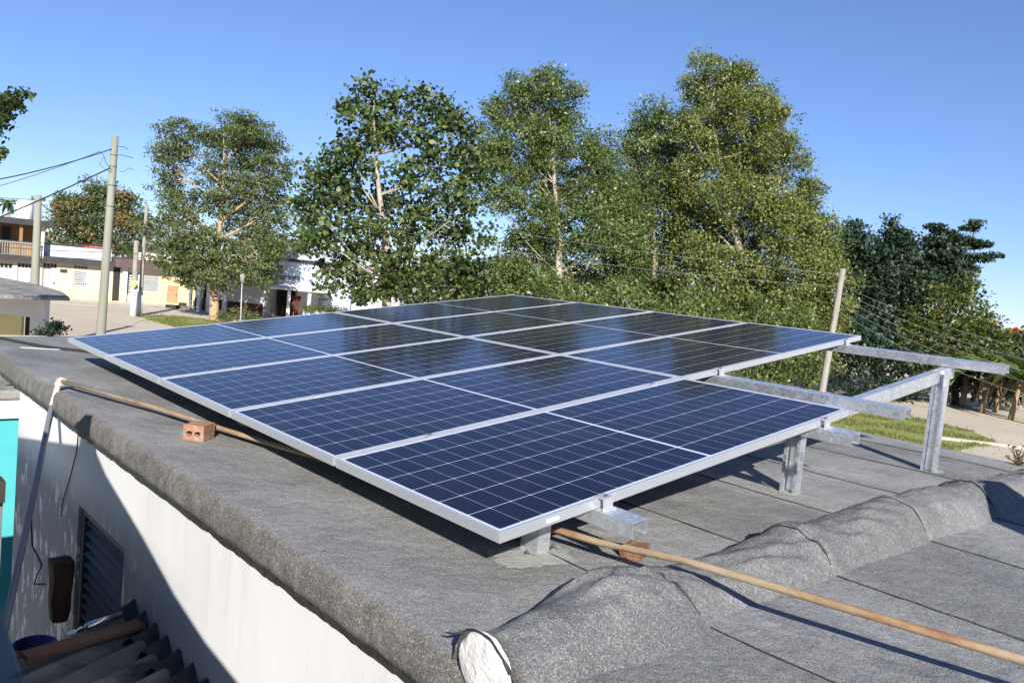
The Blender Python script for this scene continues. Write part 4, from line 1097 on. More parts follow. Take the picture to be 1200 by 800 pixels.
def bloss(root, C_, N_):
    keep = np.array([mnoise.noise(Vector(p.tolist())*.42) > .30 for p in C_[::1]])
    c2 = C_[keep][::1] + np.array(Vector((-FWD.x, -FWD.y, .4)))*.35
    leaves_mesh('blossom', c2, N_[keep], .24, M['blossom'], root, aspect=.9)
tree('mango_tree', 'large round tree flecked with orange blossom behind the street houses', 84, 112,
     [(110,224,24,12),(88,240,22,14),(128,225,20,12),(60,285,14,16),(175,285,14,18),(172,258,10,16),(92,240,20,12),(135,236,20,14),(152,240,14,14),(78,262,16,16),(108,256,28,20),(140,262,22,20),(85,285,24,16),(120,285,32,18),(155,275,16,20),(160,295,14,12),(64,268,10,14)],
     .30, M['leaf_mango'], M['bark_dark'], .9, .4, fork=(112,285), per=16, spread=.5, extra=bloss, twigs=.15)
tree('distant_tree', 'small distant tree above the roof of the pale blue building', 105, 340, [(346,290,14,9),(362,283,12,10),(335,298,10,8)], .4, M['leaf_mango'], M['bark_dark'], .9, .3, fork=(348,298), per=14, spread=.5, twigs=.1)
tree('distant_tree', 'distant tree low between the round street tree and the pale blue building', 110, 326, [(324,292,10,10),(312,300,14,9)], .4, M['leaf_mango'], M['bark_dark'], .9, .3, fork=(318,302), per=14, spread=.5, twigs=.1)
tree('overhanging_tree', 'leafy bough reaching in at the left edge of the sky', 15, -120,
     [(8,116,12,5),(28,114,10,4),(-4,124,12,8),(14,124,9,6),(3,141,11,5),(-20,138,20,18),(-60,130,45,35),(-110,150,60,45),(-110,90,50,35),(-2,182,3,3),(-14,176,10,8)],
     .10, M['leaf_shade'], M['bark_dark'], 1.0, .14, fork=(-105,170), per=14, spread=.10, twigs=.6)
tl = ['leafy tree at the far end of the distant treeline behind the glossy tree', 'low tree in the distant treeline behind the slim tall tree', 'wide tree in the distant treeline behind the loose pointed tree', 'tree in the distant treeline left of the tallest tree trunk',
      'tree in the distant treeline right of the tallest tree trunk', 'tree in the distant treeline behind the bushy dark evergreen', 'tree in the distant treeline behind the spiky dark evergreen', 'low tree in the distant treeline behind the banana plants', 'last tree of the distant treeline at the right edge']
for k, (px, D, rx) in enumerate(((520,95,60),(610,88,50),(690,92,60),(780,86,60),(880,84,70),(985,82,60),(1075,84,55),(1150,88,40),(1225,90,40))):
    hz = 327 + .096*(px - 600); up_ = (10, 14, 12, 20, 22, 30, 22, 6, 4)[k]
    tree('far_tree', tl[k], D, px, [(px - rx*.5, hz + 18 - up_*.3, rx*.45, 24), (px + rx*.4, hz + 20 - up_*.3, rx*.5, 24), (px, hz + 6 - up_*.5, rx*.5, 22), (px - rx*.3, hz + 40, rx*.5, 16), (px + rx*.4, hz + 42, rx*.5, 16)],
         .42, M['leaf_shade'], M['bark_dark'], .8, .25, fork=(px, hz + 30), per=12, spread=.6, twigs=.1)  # deep green picked to stand in for shade below the nearer crowns
# hedges
tree('hedge', 'rounded low hedge beside the tan trunk of the street tree', 54, 276, [(266,370,10,7),(280,369,12,8),(293,372,9,6)], .12, M['leaf_hedge'], M['bark_dark'], 1.3, .05, fork=(277,374), per=16, spread=.22, cat='hedge', twigs=.1)
tree('hedge', 'yellow topped clipped hedge before the white wall beyond the glossy tree', 60, 392, [(375,363,9,4),(392,363,9,4),(404,364,6,3)], .12, M['leaf_lime'], M['bark_dark'], 1.4, .05, fork=(392,366), per=16, spread=.2, cat='hedge', twigs=.1)
tree('hedge', 'small dark bush at the corner of the dim veranda', 62, 358, [(358,361,6,5)], .12, M['leaf_hedge'], M['bark_dark'], 1.3, .05, fork=(358,365), per=16, spread=.2, cat='hedge', twigs=.1)
tree('dark_bush', 'dark bush beside the white column of the porch', 24, 62, [(60,384,10,6),(70,388,7,4),(54,390,8,5)], .10, M['leaf_dark'], M['bark_dark'], 1.2, .05, fork=(62,392), per=16, spread=.14, cat='bush', twigs=.2)

# banana plants: stems and long torn leaves
def blade(mb, base, d, length, width, bend, n=9):
    d = d.normalized(); side = d.cross(Vector((0,0,1))).normalized(); vs = []; fs = []
    for i in range(n + 1):
        t = i / n
        c = base + d*(length*t*(1 - .15*t)) + Vector((0, 0, length*(.55*t - bend*t*t)))
        ww = width * (math.sin(math.pi*min(1, t*.93 + .05)) ** .7) * random.uniform(.75, 1.05)
        vs += [c + side*ww - Vector((0,0,ww*.35)), c, c - side*ww - Vector((0,0,ww*.35))]
    for i in range(n):
        fs += [(i*3, i*3+1, i*3+4, i*3+3), (i*3+1, i*3+2, i*3+5, i*3+4)]
    mb.add(vs, fs, True)
def banana(px, D, hpx, label, nleaf=12, size=1.35):
    foot = gnd_at(px, D); h = hpx * D / F
    r_ = thing('banana_plant', label, 'banana plant', tuple(foot), 'banana plants along the path')
    s_ = MB(); tp = foot + Vector((random.uniform(-.25,.25), random.uniform(-.25,.25), h*.62))
    s_.tube(curve(foot, tp, Vector((random.uniform(-.1,.1),0,0)), 5), [.15,.14,.125,.11,.09,.06], 8); s_.build('stem', M['bananastem'], r_)
    lm = MB()
    for k in range(nleaf):
        a = 2*math.pi*k/nleaf + random.uniform(-.4,.4)
        blade(lm, tp - Vector((0,0,.1)), Vector((math.cos(a), math.sin(a), random.uniform(.1,.7))), random.uniform(1.3,1.9)*size, .24*size, random.uniform(.5,1.1))
    lm.build('leaf_crown', M['leaf_banana'], r_)
    dm = MB()
    for k in range(5):
        a = random.uniform(0, 6.28)
        blade(dm, tp - Vector((0,0,.2)), Vector((math.cos(a), math.sin(a), -.4)), random.uniform(.9,1.3)*size, .13, 1.3)
    dm.build('dry_leaves', M['leaf_dry'], r_)
bl = ['banana plant with tan stem at the left end of the row along the path', 'banana plant second from the left in the row along the path', 'banana plant in the middle of the row, close behind the tall steel post',
      'banana plant with the palest leaves right of the tall steel post', 'banana plant leaning under the end of the long rail', 'banana plant near the right edge beyond the path', 'banana plant cut off by the right edge of the picture', 'banana plant set back behind the others under the rail end']
for k, (px, D, hp) in enumerate(((1072,48,62),(1102,47,66),(1128,46,72),(1150,44,78),(1166,45,70),(1184,42,85),(1204,41,90),(1140,50,80))):
    banana(px, D, hp, bl[k])
foot = gnd_at(155, 80)
r_ = thing('banana_plant', 'banana plant rising behind the yellow house roof', 'banana plant', tuple(foot))
tp = at(155, 305, 80); s_ = MB(); s_.tube([foot, tp], [.2,.1], 8); s_.build('stem', M['bananastem'], r_)
lm = MB()
for k in range(9):
    a = 2*math.pi*k/9; blade(lm, tp, Vector((math.cos(a), math.sin(a), random.uniform(.5,1.4))), 2.3, .35, random.uniform(.3,.8))
lm.build('leaf_crown', M['leaf_banana'], r_)
# palm behind the two storey house
foot = gnd_at(10, 92); tp = at(10, 240, 92)
r_ = thing('palm_tree', 'small palm tree head above the roof of the balcony house', 'palm tree', tuple(foot))
s_ = MB(); s_.tube([foot, tp], [.25,.16], 8); s_.build('trunk', M['bark_pale'], r_)
lm = MB()
for k in range(18):
    a = 2*math.pi*k/18 + random.uniform(-.2,.2); blade(lm, tp, Vector((math.cos(a), math.sin(a), random.uniform(-.2,.9))), random.uniform(1.8,2.4), .22, random.uniform(.7,1.2))
lm.build('palm_fronds', M['leaf_shade'], r_)

# dry sprig at the right end of the roof
sp = thing('dry_plant', 'small dry brown weed poking up at the right edge of the roof', 'plant', tuple(onroof(1194, 540)))
s_ = MB(); b0 = onroof(1194, 545)
for k in range(26):
    p = b0 + Vector((random.gauss(0,.05), random.gauss(0,.05), random.uniform(.03,.14)))
    s_.tube(curve(b0 + Vector((random.gauss(0,.015), random.gauss(0,.015), 0)), p, Vector((0,0,.02)), 3), [.004,.003,.003,.002], 4)
    s_.add([p, p + Vector((.02,.01,.012)), p + Vector((.01,-.015,.02))], [(0,1,2)]); 
s_.build('stems', M['leaf_dry'], sp)

# ------------------------------------------------------------------ street houses
class Facade:
    def __init__(self, name, label, pl, pr, cat='house'):
        self.O = pl; self.e = (pr - pl); self.e.z = 0; self.len = self.e.length; self.e.normalize()
        n = Vector((self.e.y, -self.e.x, 0)); self.n = n if n.dot(FWD) < 0 else -n
        c = (pl + pr) / 2
        self.root = thing(name, label, cat, (c.x, c.y, GZ))
    def hit(self, px, py, off=0.0):
        r = ray(px, py); O = self.O + self.n*off
        t = (O - CAM).dot(self.n) / r.dot(self.n); p = CAM + r*t
        return (p - self.O).dot(self.e), p.z
    def rect(self, x0, y0, x1, y1, off=0.0):
        ym, xm = (y0+y1)/2, (x0+x1)/2
        return self.hit(x0, ym, off)[0], self.hit(x1, ym, off)[0], self.hit(xm, y1, off)[1], self.hit(xm, y0, off)[1]
    def box(self, mb, s0, s1, z0, z1, o0, o1):
        M4 = Matrix(((self.e.x, self.n.x, 0, self.O.x), (self.e.y, self.n.y, 0, self.O.y), (0, 0, 1, 0), (0, 0, 0, 1)))
        mb.box((s0, o0, z0), (s1, o1, z1), M4); return mb
    def part(self, name, mat, s0, s1, z0, z1, o0, o1, parent=None, bevel=0):
        return self.box(MB(), s0, s1, z0, z1, o0, o1).build(name, mat, parent or self.root, fixn=True, bevel=bevel)
    def wall(self, mat, s0, s1, z0, z1, th_, openings, name='wall'):
        """front wall slab split round rectangular openings (s0, s1, z0, z1)"""
        mb = MB(); ops = sorted(openings); cur = s0
        for (a, b2, c, d) in ops:
            if a > cur: self.box(mb, cur, a, z0, z1, -th_, 0)
            if c > z0: self.box(mb, a, b2, z0, c, -th_, 0)
            if d < z1: self.box(mb, a, b2, d, z1, -th_, 0)
            cur = b2
        if cur < s1: self.box(mb, cur, s1, z0, z1, -th_, 0)
        return mb.build(name, mat, self.root, fixn=True)
def louvre_window(Fc, r, n=7, bars=True, mat='louvre'):
    s0, s1, z0, z1 = r
    mb = MB(); fw = .06
    for a in ((s0, s0+fw, z0, z1), (s1-fw, s1, z0, z1), (s0+fw, s1-fw, z0, z0+fw), (s0+fw, s1-fw, z1-fw, z1)): Fc.box(mb, *a, -.12, -.05)
    wn = mb.build('window', M['white'], Fc.root, fixn=True)
    mb = MB()
    for k in range(n):
        z = z0 + fw + (z1 - z0 - 2*fw) * (k + .15) / n
        Fc.box(mb, s0+fw, s1-fw, z, z + (z1-z0-2*fw)/n*.72, -.10, -.08)
    mb.build('louvres', M[mat], wn, fixn=True)
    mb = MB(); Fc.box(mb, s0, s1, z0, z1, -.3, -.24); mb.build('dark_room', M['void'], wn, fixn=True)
    return wn
def door(Fc, r, mat, panels=4, vents=0):
    s0, s1, z0, z1 = r
    top = z1 - (.45 if vents else 0)
    dr = Fc.part('door', mat, s0, s1, z0, top, -.14, -.08)
    mb = MB(); w_ = (s1 - s0)/2
    for k in range(2):
        for j in range(panels):
            a = s0 + k*w_ + .07; zz = z0 + .12 + j*(top-z0-.2)/panels
            Fc.box(mb, a, a + w_ - .14, zz, zz + (top-z0-.2)/panels - .1, -.08, -.06)
    mb.build('door_panels', mat, dr, fixn=True)
    mb = MB(); Fc.box(mb, s1-.18, s1-.12, (z0+top)/2 - .1, (z0+top)/2 + .05, -.08, -.02); mb.build('handle', M['iron'], dr, fixn=True)
    if vents:
        mb = MB(); Fc.box(mb, s0, s1, top, z1, -.16, -.10)
        mb.build('transom', M['greydoor'], dr, fixn=True)
        mb = MB()
        for k in range(vents):
            a = s0 + (s1-s0)*(k + .15)/vents; Fc.box(mb, a, a + (s1-s0)*.7/vents, top+.1, z1-.06, -.10, -.09)
        mb.build('vent_openings', M['void'], dr, fixn=True)
    return dr

pA_ = gnd(-40, 343); pB_ = gnd(219, 358); ax_ = (pB_ - pA_)
def on_line(px):                     # ground point of the street front in picture column px
    r = ray(px, 350); r2 = Vector((r.x, r.y)); d2_ = Vector((ax_.x, ax_.y)); q2 = Vector((pA_.x - CAM.x, pA_.y - CAM.y))
    det = r2.x*(-d2_.y) - r2.y*(-d2_.x); t = (q2.x*(-d2_.y) - q2.y*(-d2_.x))/det
    return Vector((CAM.x + r2.x*t, CAM.y + r2.y*t, GZ))
# balcony house
H1 = Facade('balcony_house', 'two storey house with an ochre balcony, black slab edges and a white roof tank', on_line(-150), on_line(48))
S = H1.len
zmid = H1.hit(24, 300)[1]; zmid1 = H1.hit(24, 305)[1]; zroof0 = H1.hit(24, 263)[1]; zroof1 = H1.hit(24, 256)[1]
ops = [H1.rect(-6, 308, 14, 345), H1.rect(20, 308, 37, 345)]
ops = [(a, b2, GZ + .1, d) for a, b2, c, d in ops]
H1.wall(M['cream'], 0, S, GZ, zmid1, .25, ops)
for r in ops: door(H1, r, M['greydoor'], 3, 4)
H1.part('floor_slab', M['darkslab'], -.1, S + .15, zmid1, zmid, -1.7, .75)
a, b2 = H1.hit(12, 280)[0], H1.hit(22, 280)[0]
H1.part('upper_wall', M['ochre'], 0, S, zmid, zroof0, -1.9, -1.7)
H1.part('side_wall', M['white'], S - .2, S, zmid, zroof0, -1.68, .3)
dd = H1.part('balcony_door', M['darkwood'], H1.hit(2, 280, -1.7)[0], H1.hit(12, 280, -1.7)[0], zmid, zmid + 2.1, -1.7, -1.62)
mb = MB()
for k in range(60):
    s_k = S - .3 - k*.16
    H1.box(mb, s_k, s_k + .06, zmid + .1, zmid + .95, .55, .62)
H1.box(mb, 0, S - .2, zmid + .95, zmid + 1.05, .52, .65); H1.box(mb, 0, S - .2, zmid + .02, zmid + .1, .52, .65)
mb.build('balcony_railing', M['pole_w'], H1.root, fixn=True)
for px in (-20, 22): 
    s_k = H1.hit(px, 280)[0]; H1.part('balcony_post', M['ochre'], s_k, s_k + .22, zmid, zroof0, .3, .52)
H1.part('roof_slab', M['darkslab'], -.2, S + .5, zroof0, zroof1, -6, .95)
H1.part('back_wall', M['cream'], 0, S, GZ, zroof0, -6, -1.95)
tkc = at(29, 247, 67.5); trr = 9*67.5/F
q = MB(); n = 20; prf = [(.92,-.72),(1.0,-.65),(1.0,.55),(.85,.72),(.35,.82)]
vs = [(tkc.x + trr*r*math.cos(2*math.pi*k/n), tkc.y + trr*r*math.sin(2*math.pi*k/n), tkc.z + z*trr*1.7) for r, z in prf for k in range(n)]
fs = [(i*n+k, i*n+(k+1) % n, (i+1)*n+(k+1) % n, (i+1)*n+k) for i in range(len(prf)-1) for k in range(n)] + [tuple((len(prf)-1)*n+k for k in range(n)), tuple(reversed(range(n)))]
q.add(vs, fs, True); tk1 = thing('water_tank', 'white round water tank on the roof of the balcony house', 'tank', (tkc.x, tkc.y, zroof1)); q.build('tank_body', M['tank'], tk1, fixn=True)

# cream single storey house
H2 = Facade('cream_house', 'cream single storey house with a white parapet and grey double door', on_line(48.5), on_line(131))
S = H2.len
zf1 = H2.hit(90, 303)[1]; zf0 = H2.hit(90, 309)[1]
r_d = H2.rect(50, 308, 66, 345); r_d = (r_d[0], r_d[1], GZ + .12, r_d[3])
r_w = H2.rect(86, 316, 102, 336)
H2.wall(M['cream'], 0, S, GZ, zf0, .25, [r_d, r_w])
door(H2, r_d, M['greydoor'], 4, 4)
louvre_window(H2, r_w, 8)
mb = MB()
for k in range(4):
    a = r_w[0] + (r_w[1]-r_w[0])*(k+.12)/4; H2.box(mb, a, a+(r_w[1]-r_w[0])*.75/4, r_w[3]+.1, r_w[3]+.28, -.02, .012)
mb.build('vent_blocks', M['brownslab'], H2.root, fixn=True)
mb = MB()                                       # white window grille
for k in range(9):
    a = r_w[0] - .1 + k*(r_w[1]-r_w[0]+.2)/8; H2.box(mb, a, a+.03, r_w[2]-.35, r_w[2]+.35, .05, .08)
for z in (r_w[2]-.35, r_w[2]+.32): H2.box(mb, r_w[0]-.1, r_w[1]+.13, z, z+.03, .045, .085)
mb.build('window_grille', M['white'], H2.root, fixn=True)
a = H2.hit(73, 317); H2.part('meter_box', M['darkslab'], a[0]-.15, a[0]+.3, a[1]-.12, a[1]+.12, 0, .1)
H2.part('base_band', M['yellow'], r_d[1], S, GZ, GZ + .45, .002, .03)
H2.part('eave_slab', M['darkslab'], 0, S + .1, zf0, zf1, -6, .7)
zp = H2.hit(85, 289)[1]; zpr = H2.hit(108, 288)[1]
sm = H2.hit(98, 295, -.6)[0]; H2.part('parapet', M['palebluewall'], 0, S - .1, zf1, zp, -.9, -.7)
H2.part('parapet_coping', M['darkslab'], 0, sm, zp, zp + .12, -.95, -.65)
H2.part('red_coping', M['redcap'], sm + .02, S - .1, zp, zp + .14, -.95, -.65)
H2.part('back_wall', M['cream'], .02, S - .02, GZ, zf0, -6, -.30)
pt = at(115, 291, 72); q = MB(); q.tube([pt - Vector((0,0,.9)), pt, pt + Vector((0,0,.15))], [.95,.95,.5], 16); tg = thing('roof_tank', 'grey round tank on the roof of the cream house', 'tank', tuple(pt - Vector((0,0,.9)))); q.build('tank_body', M['greytank'], tg)

# yellow house
H3 = Facade('yellow_house', 'pale yellow house with a wide louvred window under a brown roof edge', on_line(132), on_line(228))
S = H3.len
zf1 = H3.hit(175, 306)[1]; zf0 = H3.hit(175, 315)[1]
r_g = H3.rect(148, 318, 163, 346); r_w = H3.rect(165, 322, 187, 343); r_d = H3.rect(196, 335, 209, 352); r_d = (r_d[0], r_d[1], GZ + .12, r_d[3])
H3.wall(M['yellow'], 0, S, GZ, zf0, .25, [r_g, r_w, r_d])
louvre_window(H3, r_g, 9); louvre_window(H3, r_w, 9); door(H3, r_d, M['browndoor'], 4)
s_a = H3.hit(145, 335)[0]; H3.part('white_pillar', M['white'], s_a - .15, s_a + .2, GZ, zf0 - .003, .002, .25)
s_a = H3.hit(133, 330)[0]; H3.part('dark_recess', M['void'], s_a, s_a + .45, GZ + .05, zf0 - .1, .002, .02)
H3.part('white_band', M['white'], s_a + .6, S, zf0 - .32, zf0 - .004, .003, .04)
H3.part('roof_edge', M['brownslab'], -.05, S + .1, zf0, zf1, -6, .9)
H3.part('back_wall', M['cream'], .02, S - .02, GZ, zf0, -6, -.32)
mb = MB(); z0_ = H3.hit(190, 308, -3)[1]; z1_ = H3.hit(190, 298, -3)[1]
sA, sB = H3.hit(160, 300, -3)[0], H3.hit(218, 300, -3)[0]
H3.box(mb, sA, sB, zf1, z1_, -3.2, -3.0)
mb.build('roof_parapet', M['white'], H3.root, fixn=True)
mb = MB()
for k in range(5):
    s_k = sA + (sB - sA)*k/4; H3.box(mb, s_k - .08, s_k + .08, zf1, z1_ + .12, -3.0, -2.9)
H3.box(mb, sA, sB, z1_, z1_ + .1, -3.25, -2.95)
mb.build('parapet_posts', M['concrete'], H3.root, fixn=True)

# porch house behind the street tree
H4 = Facade('porch_house', 'white house with slim porch columns and a maroon plinth behind the round street tree', gnd(228, 362.5), gnd(309, 371))
S = H4.len
zf = H4.hit(270, 330)[1]
H4.wall(M['white'], 0, S, GZ, zf, .25, [(H4.hit(238,340)[0], H4.hit(247,340)[0], GZ + .1, GZ + 2.2)])
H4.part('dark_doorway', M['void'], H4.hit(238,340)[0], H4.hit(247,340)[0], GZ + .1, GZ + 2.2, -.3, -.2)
H4.part('maroon_plinth', M['maroon'], 0, S*.98, GZ, GZ + .95, .002, .06)
H4.part('roof_slab', M['concrete'], -.2, S + .1, zf, zf + .25, -6, 1.9)
H4.part('back_wall', M['white'], .02, S, GZ, zf, -6, -.32)
for px in (232, 243, 262): s_k = H4.hit(px, 350, 1.5)[0]; H4.part('porch_column', M['white'], s_k, s_k + .28, GZ, zf - .002, 1.4, 1.7)
s_k = H4.hit(222, 350, 1.5)[0]; H4.part('porch_column', M['white'], s_k, s_k + .18, GZ, zf - .002, 1.4, 1.6)

# pale blue building with veranda
H5 = Facade('veranda_building', 'pale blue building with a slanting white canopy over a dark maroon veranda', gnd(309.5, 371), gnd(372, 375.5), 'building')
S = H5.len
zt5 = H5.hit(340, 306.5)[1]; zc1 = H5.hit(335, 329)[1]; zc0 = H5.hit(335, 340)[1]
zc1 = H5.hit(335, 328.5)[1]; zc0 = H5.hit(335, 337.5, 2.6)[1]
H5.part('wall', M['palebluewall'], 0, S, zc1 - .1, zt5, -7, 0)
H5.part('lower_wall', M['white'], S*.58, S, GZ, zc1 - .102, -7, -.4)
H5.part('inner_wall', M['maroon'], 0, S*.578, GZ, zc1 - .102, -7, -2.0)
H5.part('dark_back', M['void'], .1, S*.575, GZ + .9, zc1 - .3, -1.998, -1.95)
H5.part('roof_edge', M['darkslab'], H5.hit(325,305)[0], S + .1, zt5, zt5 + .22, -7.2, .25)
H5.part('wall_ledge', M['darkslab'], 0, H5.hit(329,318)[0], zt5 - .95, zt5 - .82, .002, .35)
H5.part('stained_patch', M['concrete'], S*.15, S*.62, zc1 + .05, zc1 + .38, .002, .012)
q = MB()
M4 = Matrix(((H5.e.x, H5.n.x, 0, H5.O.x), (H5.e.y, H5.n.y, 0, H5.O.y), (0, 0, 1, 0), (0, 0, 0, 1)))
cv_ = [(-.2, .02, zc1), (S + .6, .02, zc1), (S + .6, 2.6, zc0), (-.2, 2.6, zc0)]
q.add([M4 @ Vector(p) for p in cv_] + [M4 @ (Vector(p) - Vector((0,0,.14))) for p in cv_], [(0,1,2,3),(7,6,5,4),(0,4,5,1),(1,5,6,2),(2,6,7,3),(3,7,4,0)])
q.build('canopy', M['white'], H5.root, fixn=True)
for px in (338, 362): s_k = H5.hit(px, 355, 2.2)[0]; H5.part('veranda_column', M['white'], s_k - .12, s_k + .12, GZ, zc0 - .12, 2.1, 2.34)
s_k = H5.hit(347, 355, 1.2)[0]; H5.part('maroon_panel', M['maroon'], s_k - .35, s_k + .35, GZ, GZ + 1.9, 1.1, 1.3)
s_k, zz = H5.hit(364, 331, .1); H5.part('blue_sign', M['bluesign'], s_k - .12, s_k + .14, zz - .25, zz + .25, .002, .08)
mb = MB()
for k in range(9): 
    s_k = .4 + k*.42; H5.box(mb, s_k, s_k + .04, GZ + .05, GZ + .95, 1.7, 1.74)
mb.build('veranda_grille', M['iron'], H5.root, fixn=True)
pt = at(340, 299, 72); q = MB(); q.box(pt - Vector((.55,.5,.7)), pt + Vector((.3,.5,.5))); tg = tag(q.build('roof_hut', M['greytank'], None, bevel=.03), 'small grey green hut on the roof of the pale blue building', 'hut')
# long white wall further right, behind the glossy tree
H6 = Facade('white_hall', 'long plain white hall half hidden behind the glossy leaved tree', gnd(372.5, 375), gnd(470, 378), 'building')
S = H6.len
zt6 = H6.hit(420, 318)[1]
H6.part('wall', M['white'], 0, S, GZ, zt6, -7, -.5)
H6.part('roof_slab', M['concrete'], -.2, S + .2, zt6, zt6 + .25, -7.2, 0)
H6.part('side_wall', M['palebluewall'], 0, S*.3, GZ, zt6 - .9, -.498, .6)
# red roofed cottage far right
c0 = gnd_at(1184, 95)
ct = thing('red_roofed_cottage', 'tiny red roofed cottage beyond the foliage at the far right', 'house', tuple(c0))
tpp = at(1184, 394, 95)
q = MB(); q.box((c0.x-2, c0.y-2, GZ), (c0.x+2, c0.y+2, tpp.z - .5)); q.build('wall', M['cream'], ct)
q = MB(); z0_ = tpp.z - .5; q.add([(c0.x-2.3,c0.y-2.3,z0_),(c0.x+2.3,c0.y-2.3,z0_),(c0.x+2.3,c0.y+2.3,z0_),(c0.x-2.3,c0.y+2.3,z0_),(c0.x,c0.y,tpp.z+1.2)], [(0,1,4),(1,2,4),(2,3,4),(3,0,4),(3,2,1,0)]); q.build('roof', M['redcap'], ct)

# small porch with a flat slab, nearer on the left
H7 = Facade('porch_house', 'yellow porch with a flat grey slab, white beam and column close at the left edge', gnd_at(-160, 25), gnd_at(48, 25))
S = H7.len
zb1 = H7.hit(30, 362.5)[1]; zb0 = H7.hit(30, 371)[1]; zs1 = H7.hit(30, 341)[1]
zt7 = H7.hit(60, 345, .8)[1]
c_s = H7.hit(35, 375)[0]
H7.part('white_beam', M['white'], 0, S, zb0, zb1, -.25, 0)
H7.part('upper_beam', M['white'], 0, S, zb1 + .002, zt7 - .102, -.25, .02)
H7.part('column', M['white'], c_s, S, GZ, zb0 - .002, -.25, 0)
H7.part('yellow_wall', M['yellow'], 0, H7.hit(25, 380, -1.2)[0], GZ, zb1, -1.35, -1.2)
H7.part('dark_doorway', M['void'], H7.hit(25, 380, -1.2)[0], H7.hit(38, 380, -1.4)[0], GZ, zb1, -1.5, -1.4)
sR = H7.hit(82, 347, 1.0)[0]
q = MB(); vs = [onz(*q_, zt7) for q_ in ((-90,343),(82,348.5),(74,342),(44,333),(0,325),(-110,314))]
n = len(vs); q.add(vs + [p - Vector((0,0,.10)) for p in vs], [tuple(range(n)), tuple(reversed(range(n, 2*n)))] + [(i, (i+1) % n, n+(i+1) % n, n+i) for i in range(n)])
q.build('roof_slab', M['roofslab'], H7.root, fixn=True, bevel=.02)

# ------------------------------------------------------------------ poles, lamp, wires
def pole(px0, py0, D, r0, r1, base_px, name, label, mat, group=None):
    top = at(px0, py0, D); foot = gnd_at(base_px, D)
    t_ = thing(name, label, 'utility pole', tuple(foot), group)
    mb = MB(); mb.tube([foot.lerp(top, k/8) for k in range(9)], [r0 + (r1-r0)*k/8 for k in range(9)], 12); mb.build('shaft', mat, t_)
    return t_, top, foot
p1, t1, f1 = pole(135, 160, 30, .175, .125, 115, 'utility_pole', 'tallest greenish concrete utility pole, behind the far left panel corner', M['pole_c'])
p2, t2, f2 = pole(45, 229, 34, .20, .13, 38, 'utility_pole', 'short thick concrete utility pole in front of the balcony house', M['pole_c'])
p3, t3, f3 = pole(172, 240, 54, .15, .11, 163, 'utility_pole', 'thin distant utility pole with a white painted foot before the yellow house', M['pole_w'])
p4, t4, f4 = pole(160, 282, 53, .19, .15, 156, 'utility_pole', 'stubby grey post with a white painted foot and an orange plate', M['pole_w'])
p5, t5, f5 = pole(988, 315, 28, .14, .095, 952, 'utility_pole', 'leaning weathered timber utility pole behind the right tip of the panels', M['pole_w'])
mb = MB(); mb.tube([f4, f4.lerp(t4, .47)], [.23,.21], 12); mb.build('white_foot', M['white'], p4)
mb = MB(); mb.tube([f3, f3.lerp(t3, .22)], [.19,.17], 12); mb.build('white_foot', M['white'], p3)
c = at(157, 334, 52.6); e = Vector((RIGHT.x, RIGHT.y, 0)).normalized(); fw = Vector((FWD.x, FWD.y, 0)).normalized()
mb = MB(); tri = [c - e*.27 + Vector((0,0,.18)), c + e*.27 + Vector((0,0,.18)), c + Vector((0,0,-.25))]
mb.add(tri + [p + fw*.03 for p in tri], [(0,1,2),(5,4,3),(0,3,4,1),(1,4,5,2),(2,5,3,0)]); mb.build('warning_plate', M['sign'], p4, fixn=True)
def crossfit(pole_t, top, foot, frac, mat=M['iron']):
    mb = MB(); p = top.lerp(foot, frac)
    mb.tube([p - e*.3, p + e*.3], .03, 6); 
    for s in (-.25, .25): mb.tube([p + e*s, p + e*s + Vector((0,0,.15))], .04, 8)
    mb.build('bracket', mat, pole_t)
crossfit(p2, t2, f2, .03); crossfit(p5, t5, f5, .14)
for k, fr in enumerate((.08, .13, .21, .30)):
    mb = MB(); p = t1.lerp(f1, fr); mb.tube([p - Vector((0,0,.018)), p + Vector((0,0,.018))], .132 + .05*fr, 12); mb.build('steel_band', M['iron'], p1)
def hang(a, b, sag, n=24):
    return [a.lerp(b, k/n) - Vector((0,0,sag*4*(k/n)*(1-k/n))) for k in range(n + 1)]
def wire(a, b, sag, r, label, mat='wire', group=None):
    mb = MB(); mb.tube(hang(a, b, sag), r, 5, cap=False); return tag(mb.build('overhead_wire', M[mat]), label, 'wire', group)
wire(t1.lerp(f1, .05), at(-200, 233, 22), .35, .020, 'thick black overhead wire leaving the top of the tallest concrete pole to the left')
wire(t1.lerp(f1, .13), at(-180, 325, 24), .12, .026, 'thicker black wire sloping steeply down left from the tallest concrete pole')
wire(at(116, 178, 29.5), at(-200, 260, 26), .3, .012, 'thin wire between the two thick black wires at the upper left')
wire(t2.lerp(f2, .03), at(-200, 200, 40), .25, .012, 'thin wire running left from the short thick pole')
wire(t2.lerp(f2, .04), t3.lerp(f3, .45), .5, .02, 'black wire strung between the short thick pole and the thin distant pole')
for k, fr in enumerate((.36, .42, .48)):
    wire(t3.lerp(f3, fr), at(-150, 258 + k*9, 50), .5, .022, 'one of three parallel dark wires crossing before the orange flecked tree', 'wire', 'parallel wires left of the thin distant pole')
for k, fr in enumerate((.36, .44)):
    wire(t3.lerp(f3, fr), at(330, 308 + k*8, 62), .5, .02, 'one of two dark wires running from the thin distant pole into the round street tree', 'wire', 'wires right of the thin distant pole')
for k, (fr, fr5, sg) in enumerate(((.05, .03, .55), (.12, .10, .7))):
    wire(t1.lerp(f1, fr), t5.lerp(f5, fr5), sg, .0038, ('upper' if k == 0 else 'lower') + ' pale bare wire spanning the trees from concrete pole to leaning timber pole', 'wire_grey')
mb = MB()
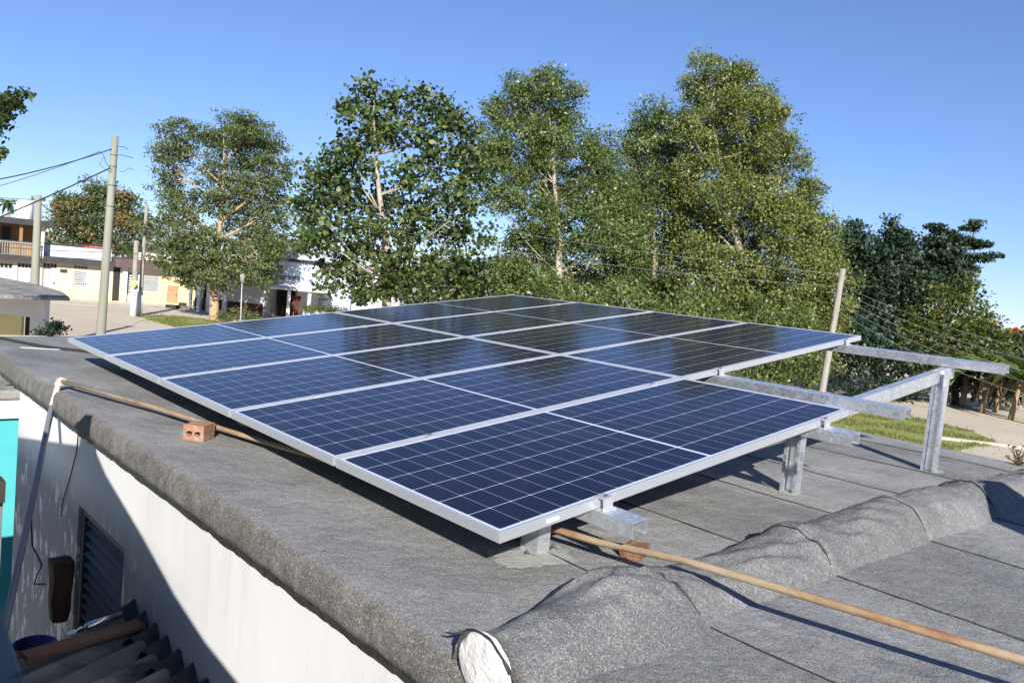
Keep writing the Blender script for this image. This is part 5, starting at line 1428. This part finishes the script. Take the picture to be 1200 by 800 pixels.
lp = [at(*q_, 29.85) for q_ in ((116,177),(121,181),(124,190),(128,196),(131,199))]
mb.tube(lp, .012, 5, cap=False); mb.tube([at(*q_, 29.85) for q_ in ((122,183),(117,193),(122,198),(131,202))], .01, 5, cap=False); mb.tube([at(*q_, 29.8) for q_ in ((140,201),(146,201),(151,197),(157,199))], .01, 5, cap=False)
mb.tube([at(*q_, 29.8) for q_ in ((139,172),(145,172),(150,175))], .012, 5, cap=False); mb.tube([at(*q_, 29.8) for q_ in ((139,181),(147,183),(156,185))], .012, 5, cap=False)
mb.build('wire_tails', M['wire'], p1)
for k, (fr, py, sg) in enumerate(((.09, 432, .35), (.12, 447, .4), (.15, 462, .45), (.19, 476, .45), (.23, 492, .5))):
    wire(t5.lerp(f5, fr), at(1330, py, 22), sg, .0055, 'one of the bundle of grey wires fanning down right from the leaning timber pole', 'wire_grey', 'wires fanning right from the leaning pole')
wire(t5.lerp(f5, .25), at(938, 452, 26), .0, .008, 'thin straight guy wire bracing the leaning timber pole')
for lb, (px, py) in (('left dark block of three lying on the pavement near the yellow house', (199,361)), ('middle dark block of three lying on the pavement near the yellow house', (206,361.5)), ('right dark block of three lying on the pavement near the yellow house', (214,358.5))):
    p = gnd(px, py); q = MB(); q.box((p.x-.28, p.y-.2, GZ+.012), (p.x+.28, p.y+.2, GZ+.28)); tag(q.build('stone_block', M['darkslab'], bevel=.03), lb, 'block', 'dark blocks on the pavement')
# street lamp
lampf = gnd_at(307, 52); lampt = at(284, 322, 52)
lampf = gnd_at(281.5, 52)
la = thing('street_lamp', 'slim pale grey lamp post with a small lantern beside the round street tree', 'street lamp', tuple(lampf))
mb = MB(); mb.tube([lampf, lampf.lerp(lampt, .85)], [.05,.035], 8); mb.build('lamp_post', M['cement'], la)
mb = MB(); hp = lampf.lerp(lampt, .85); mb.tube([hp, hp + Vector((0,0,.1)), hp + Vector((0,0,.5)), hp + Vector((0,0,.6))], [.06,.13,.17,.04], 10); mb.build('lantern', M['concrete'], la)
